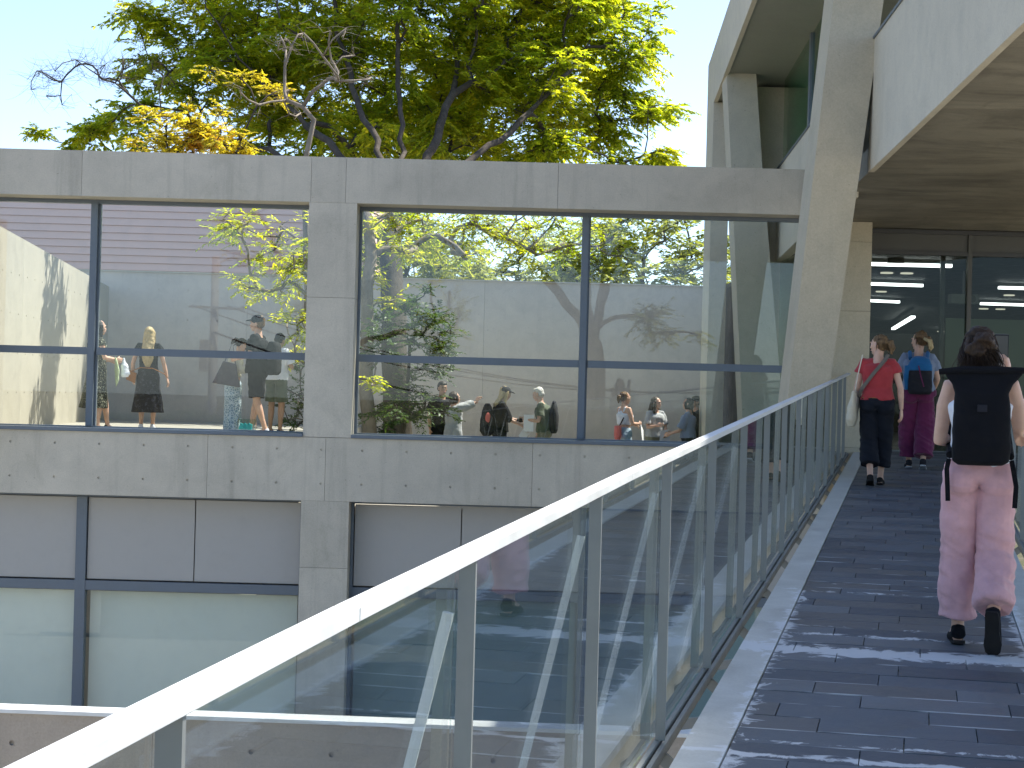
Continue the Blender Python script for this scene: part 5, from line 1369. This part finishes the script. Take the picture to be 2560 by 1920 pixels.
MB().tube([V((.28, -.15, 1.1)), V((.2, -.03, 1.42)), V((.28, .02, 1.07))], .008, 6).build('strap', M['c_purse'], b, local=True)
w7, J, hp = person('tall man in black cap, black shirt and shorts facing left', stand(640, 12.05, FZ), rad(80), 1.82, hair=('short', 'h_light'), cap='c_charcoal', woman=False, top=('shirt', 'c_black', dict(sleeve=.75, sleevew=.03, loose=.04, hem=-.35)), bottom=('trousers', 'c_black', dict(len=.5, hemw=.11, loose=.02, name='shorts')),
    pose=dict(elL=(-.22, .04, 1.12), wrL=(-.12, .26, 1.08), elR=(.22, .04, 1.12), wrR=(.14, .26, 1.1), anL=(-.1, -.18, .09), knL=(-.1, -.04, .5), toeL=(-.11, -.0, .02), anR=(.1, .1, .09), toeR=(.11, .28, .02)), shoes='c_white')
b = held('backpack', 'black backpack on the man in the black cap', 'backpack', w7)
q = MB(); q.loft([ring(V((0, -.26, z)), V((1, 0, 0)), V((0, 1, 0)), .15, ry, 20, 3) for z, ry in ((.92, .06), (.96, .10), (1.2, .11), (1.36, .09), (1.42, .05))]); lmesh('pack_body', q, 'c_black', b, .012, 3, .008)
w8, J, hp = person('person in white shirt and dark shorts standing at the right end of the left opening', stand(690, 12.35, FZ), rad(-25), 1.60, hair=('short', 'h_black'), woman=False, top=('shirt', 'c_white', dict(sleeve=.8, sleevew=.035, loose=.04, hem=-.2)), bottom=('trousers', 'c_olive', dict(len=.48, hemw=.115, loose=.02, name='shorts')),
    pose=dict(neck=(0, .02, 1.41), head=(0, .07, 1.55), elL=(-.22, .06, 1.12), wrL=(-.1, .26, 1.14), elR=(.24, .06, 1.12), wrR=(.14, .26, 1.12)), head_pitch=.4, skin='skin2', shoes='c_sandal')
tb_ = stand(619, 11.75, FZ)
b = thing('shopping_bag', 'clear plastic bag full of turquoise things standing on the terrace', 'bag', tb_)
MB().box(-.13, .13, -.06, .06, .0, .26).build('clear_wrap', M['clear'], b, local=True)
q = MB()
for i in range(9): q.tube([V((-.10 + .02 * i, -.03, .01)), V((-.11 + .022 * i, .0, .12)), V((-.09 + .02 * i, .02, .2 - .01 * (i % 3)))], .014, 6)
lmesh('turquoise_things', q, 'c_jade', b, .008, 1)

# ---- people behind the right opening, on the lower courtyard
GZ = .03
w9, J, hp = person('man with black hair in black shirt looking towards the viewer', stand(1105, 14.5, GZ), rad(205), 1.80, hair=('short', 'h_black'), skin='skin2', woman=False, top=('shirt', 'c_black', dict(sleeve=.8, sleevew=.03, loose=.03, hem=-.3)), bottom=('trousers', 'c_black'))
w10, J, hp = person('grey shirted person stretching one arm out to the right', stand(1135, 14.0, GZ), rad(-75), 1.62, hair=('bob', 'h_brown'), top=('shirt', 'c_grey', dict(sleeve=1.7, sleevew=.03, loose=.05, hem=-.3, flat=True)), bottom=('trousers', 'c_khaki'),
    pose=dict(elR=(.23, .17, 1.42), wrR=(.22, .39, 1.52), elL=(-.2, .25, 1.43), wrL=(-.16, .45, 1.52)), hands=((.9, (0, .3, 1), (0, 1, 0)), (.9, (0, .3, 1), (0, 1, 0))))
w11, J, hp = person('blond haired person in grey cap and black jacket facing right', stand(1252, 14.3, GZ), rad(-75), 1.74, hair=('long', 'h_blond', .16), cap='c_charcoal', top=('shirt', 'c_black', dict(sleeve=1.15, sleevew=.02, loose=.03, hem=-.2, name='jacket')), bottom=('trousers', 'c_charcoal'),
    pose=dict(elR=(.22, .1, 1.12), wrR=(.2, .34, 1.02), elL=(-.2, .14, 1.14), wrL=(-.14, .38, 1.1), neck=(0, .03, 1.42), head=(0, .08, 1.57)), head_pitch=.2)
b = held('backpack', 'dark backpack with a rust red patch on the person in the grey cap', 'backpack', w11)
q = MB(); q.loft([ring(V((0, -.24, z)), V((1, 0, 0)), V((0, 1, 0)), rx, ry, 20, 2.6) for z, rx, ry in ((.84, .10, .07), (.92, .15, .13), (1.15, .15, .12), (1.35, .12, .07), (1.42, .1, .03))]); lmesh('pack_body', q, 'c_charcoal', b, .012, 3, .008)
MB().ell(V((.13, -.26, 1.16)), (.03, .05, .1)).build('patch', M['c_coral'], b, local=True)
b = held('paper_sheet', 'white papers held out by the person in the grey cap', 'paper', w11)
MB().box(-.16, -.02, .42, .56, 1.09, 1.10).build('sheet', M['paper'], b, local=True); MB().prism([V((.16, .38, .98)), V((.16, .5, .9)), V((.16, .4, .76)), V((.16, .3, .86))], (.004, 0, 0)).build('sheet', M['paper'], b, local=True)
w12, J, hp = person('grey haired man in green shirt facing left', stand(1362, 14.3, GZ), rad(80), 1.75, hair=('short', 'h_grey'), woman=False, top=('shirt', 'c_olive', dict(sleeve=.7, sleevew=.03, loose=.03, hem=-.2)), bottom=('trousers', 'c_khaki'),
    pose=dict(chest=(0, .03, 1.27), neck=(0, .06, 1.42), head=(0, .12, 1.56), elL=(-.22, .06, 1.10), wrL=(-.16, .30, 1.12), elR=(.23, .0, 1.10), wrR=(.22, .1, .9), shL=(-.17, .04, 1.37), shR=(.17, .04, 1.37)), head_pitch=.3)
b = held('backpack', 'charcoal backpack slung behind the grey haired man', 'backpack', w12)
q = MB(); q.loft([ring(V((0, -.17, z)), V((1, 0, 0)), V((0, 1, 0)), rx, ry, 20, 2.6) for z, rx, ry in ((.92, .10, .05), (.98, .15, .08), (1.2, .15, .09), (1.4, .13, .05), (1.5, .1, .02))]); lmesh('pack_body', q, 'c_charcoal', b, .012, 3, .008)
b = held('paper_sheet', 'white sheet held against the chest of the grey haired man', 'paper', w12)
MB().box(-.2, -.195, .16, .34, .94, 1.24).build('sheet', M['paper'], b, local=True)
b = held('camera', 'small black camera in the hand of the grey haired man', 'camera', w12)
MB().box(-.2, -.09, .37, .42, 1.10, 1.17).tube([V((-.14, .42, 1.135)), V((-.14, .47, 1.135))], .025, 12).build('camera_body', M['c_black'], b, local=True)
w13, J, hp = person('woman in white sleeveless top and denim shorts gesturing to the right', stand(1562, 14.5, GZ), rad(-60), 1.70, hair=('pony', 'h_light'), top=('tank', 'c_white', dict(crop=1.0, name='crop_top')), bottom=('trousers', 'c_denim', dict(len=.3, hemw=.10, waist=.8, name='shorts')),
    pose=dict(elR=(.24, .02, 1.12), wrR=(.12, .24, 1.12), elL=(-.24, .1, 1.12), wrL=(-.22, .36, 1.10)), hands=((.5, (.1, 1, -.3), (0, -.3, -1)), 'rest'))
b = held('paper_sheet', 'large white sheet held by the woman in the white top', 'paper', w13)
MB().prism([V((.14, .26, 1.12)), V((.0, .42, 1.0)), V((.02, .42, .74)), V((.2, .26, .84))], (.003, .003, 0)).build('sheet', M['paper'], b, local=True)
b = held('red_bag', 'coral red bag behind the hip of the woman in the white top', 'bag', w13)
q = MB(); q.loft([ring(V((.1, -.2, z)), V((1, 0, 0)), V((0, 1, 0)), rx, .05, 16, 2.6) for z, rx in ((.82, .05), (.9, .09), (1.08, .08))]); lmesh('bag_body', q, 'c_coral', b, .012, 2)
MB().tube([V((.1, -.18, 1.05)), V((.12, .02, 1.43)), V((-.02, .14, 1.25)), V((-.13, .14, 1.05))], .012, 6).build('strap', M['c_charcoal'], b, local=True)
w14, J, hp = person('woman with long dark hair in grey green top holding papers', stand(1640, 14.9, GZ), rad(-150), 1.62, hair=('long', 'h_brown', .36), top=('shirt', 'c_grey', dict(sleeve=.8, sleevew=.03, loose=.03, hem=-.1)), bottom=('trousers', 'c_khaki', dict(hemw=.12)),
    pose=dict(elR=(.22, .06, 1.10), wrR=(.14, .25, 1.14), elL=(-.2, .06, 1.10), wrL=(-.08, .24, .98)), head_yaw=.5)
b = held('paper_sheet', 'white papers in the hands of the woman with long dark hair', 'paper', w14)
MB().prism([V((-.12, .27, 1.02)), V((.06, .27, 1.0)), V((.1, .27, .7)), V((-.16, .27, .74))], (0, .003, 0)).build('sheet', M['paper'], b, local=True)
w15, J, hp = person('woman with black bob in loose grey shirt facing left', stand(1722, 14.5, GZ), rad(75), 1.62, hair=('bob', 'h_black'), top=('shirt', 'c_greyblue', dict(sleeve=.9, sleevew=.04, loose=.04, hem=.0, flat=True)), bottom=('trousers', 'c_navy', dict(hemw=.11)),
    pose=dict(elR=(.22, .12, 1.08), wrR=(.14, .33, 1.02), elL=(-.2, .12, 1.08), wrL=(-.1, .33, 1.0)))
w16, J, hp = person('person in black cap and black shirt half hidden behind the woman with the bob', stand(1741, 15.1, GZ), rad(120), 1.66, hair=('short', 'h_black'), cap='c_black', woman=False, skin='skin2', top=('shirt', 'c_black', dict(sleeve=.8, sleevew=.03, loose=.03)), bottom=('trousers', 'c_black'))
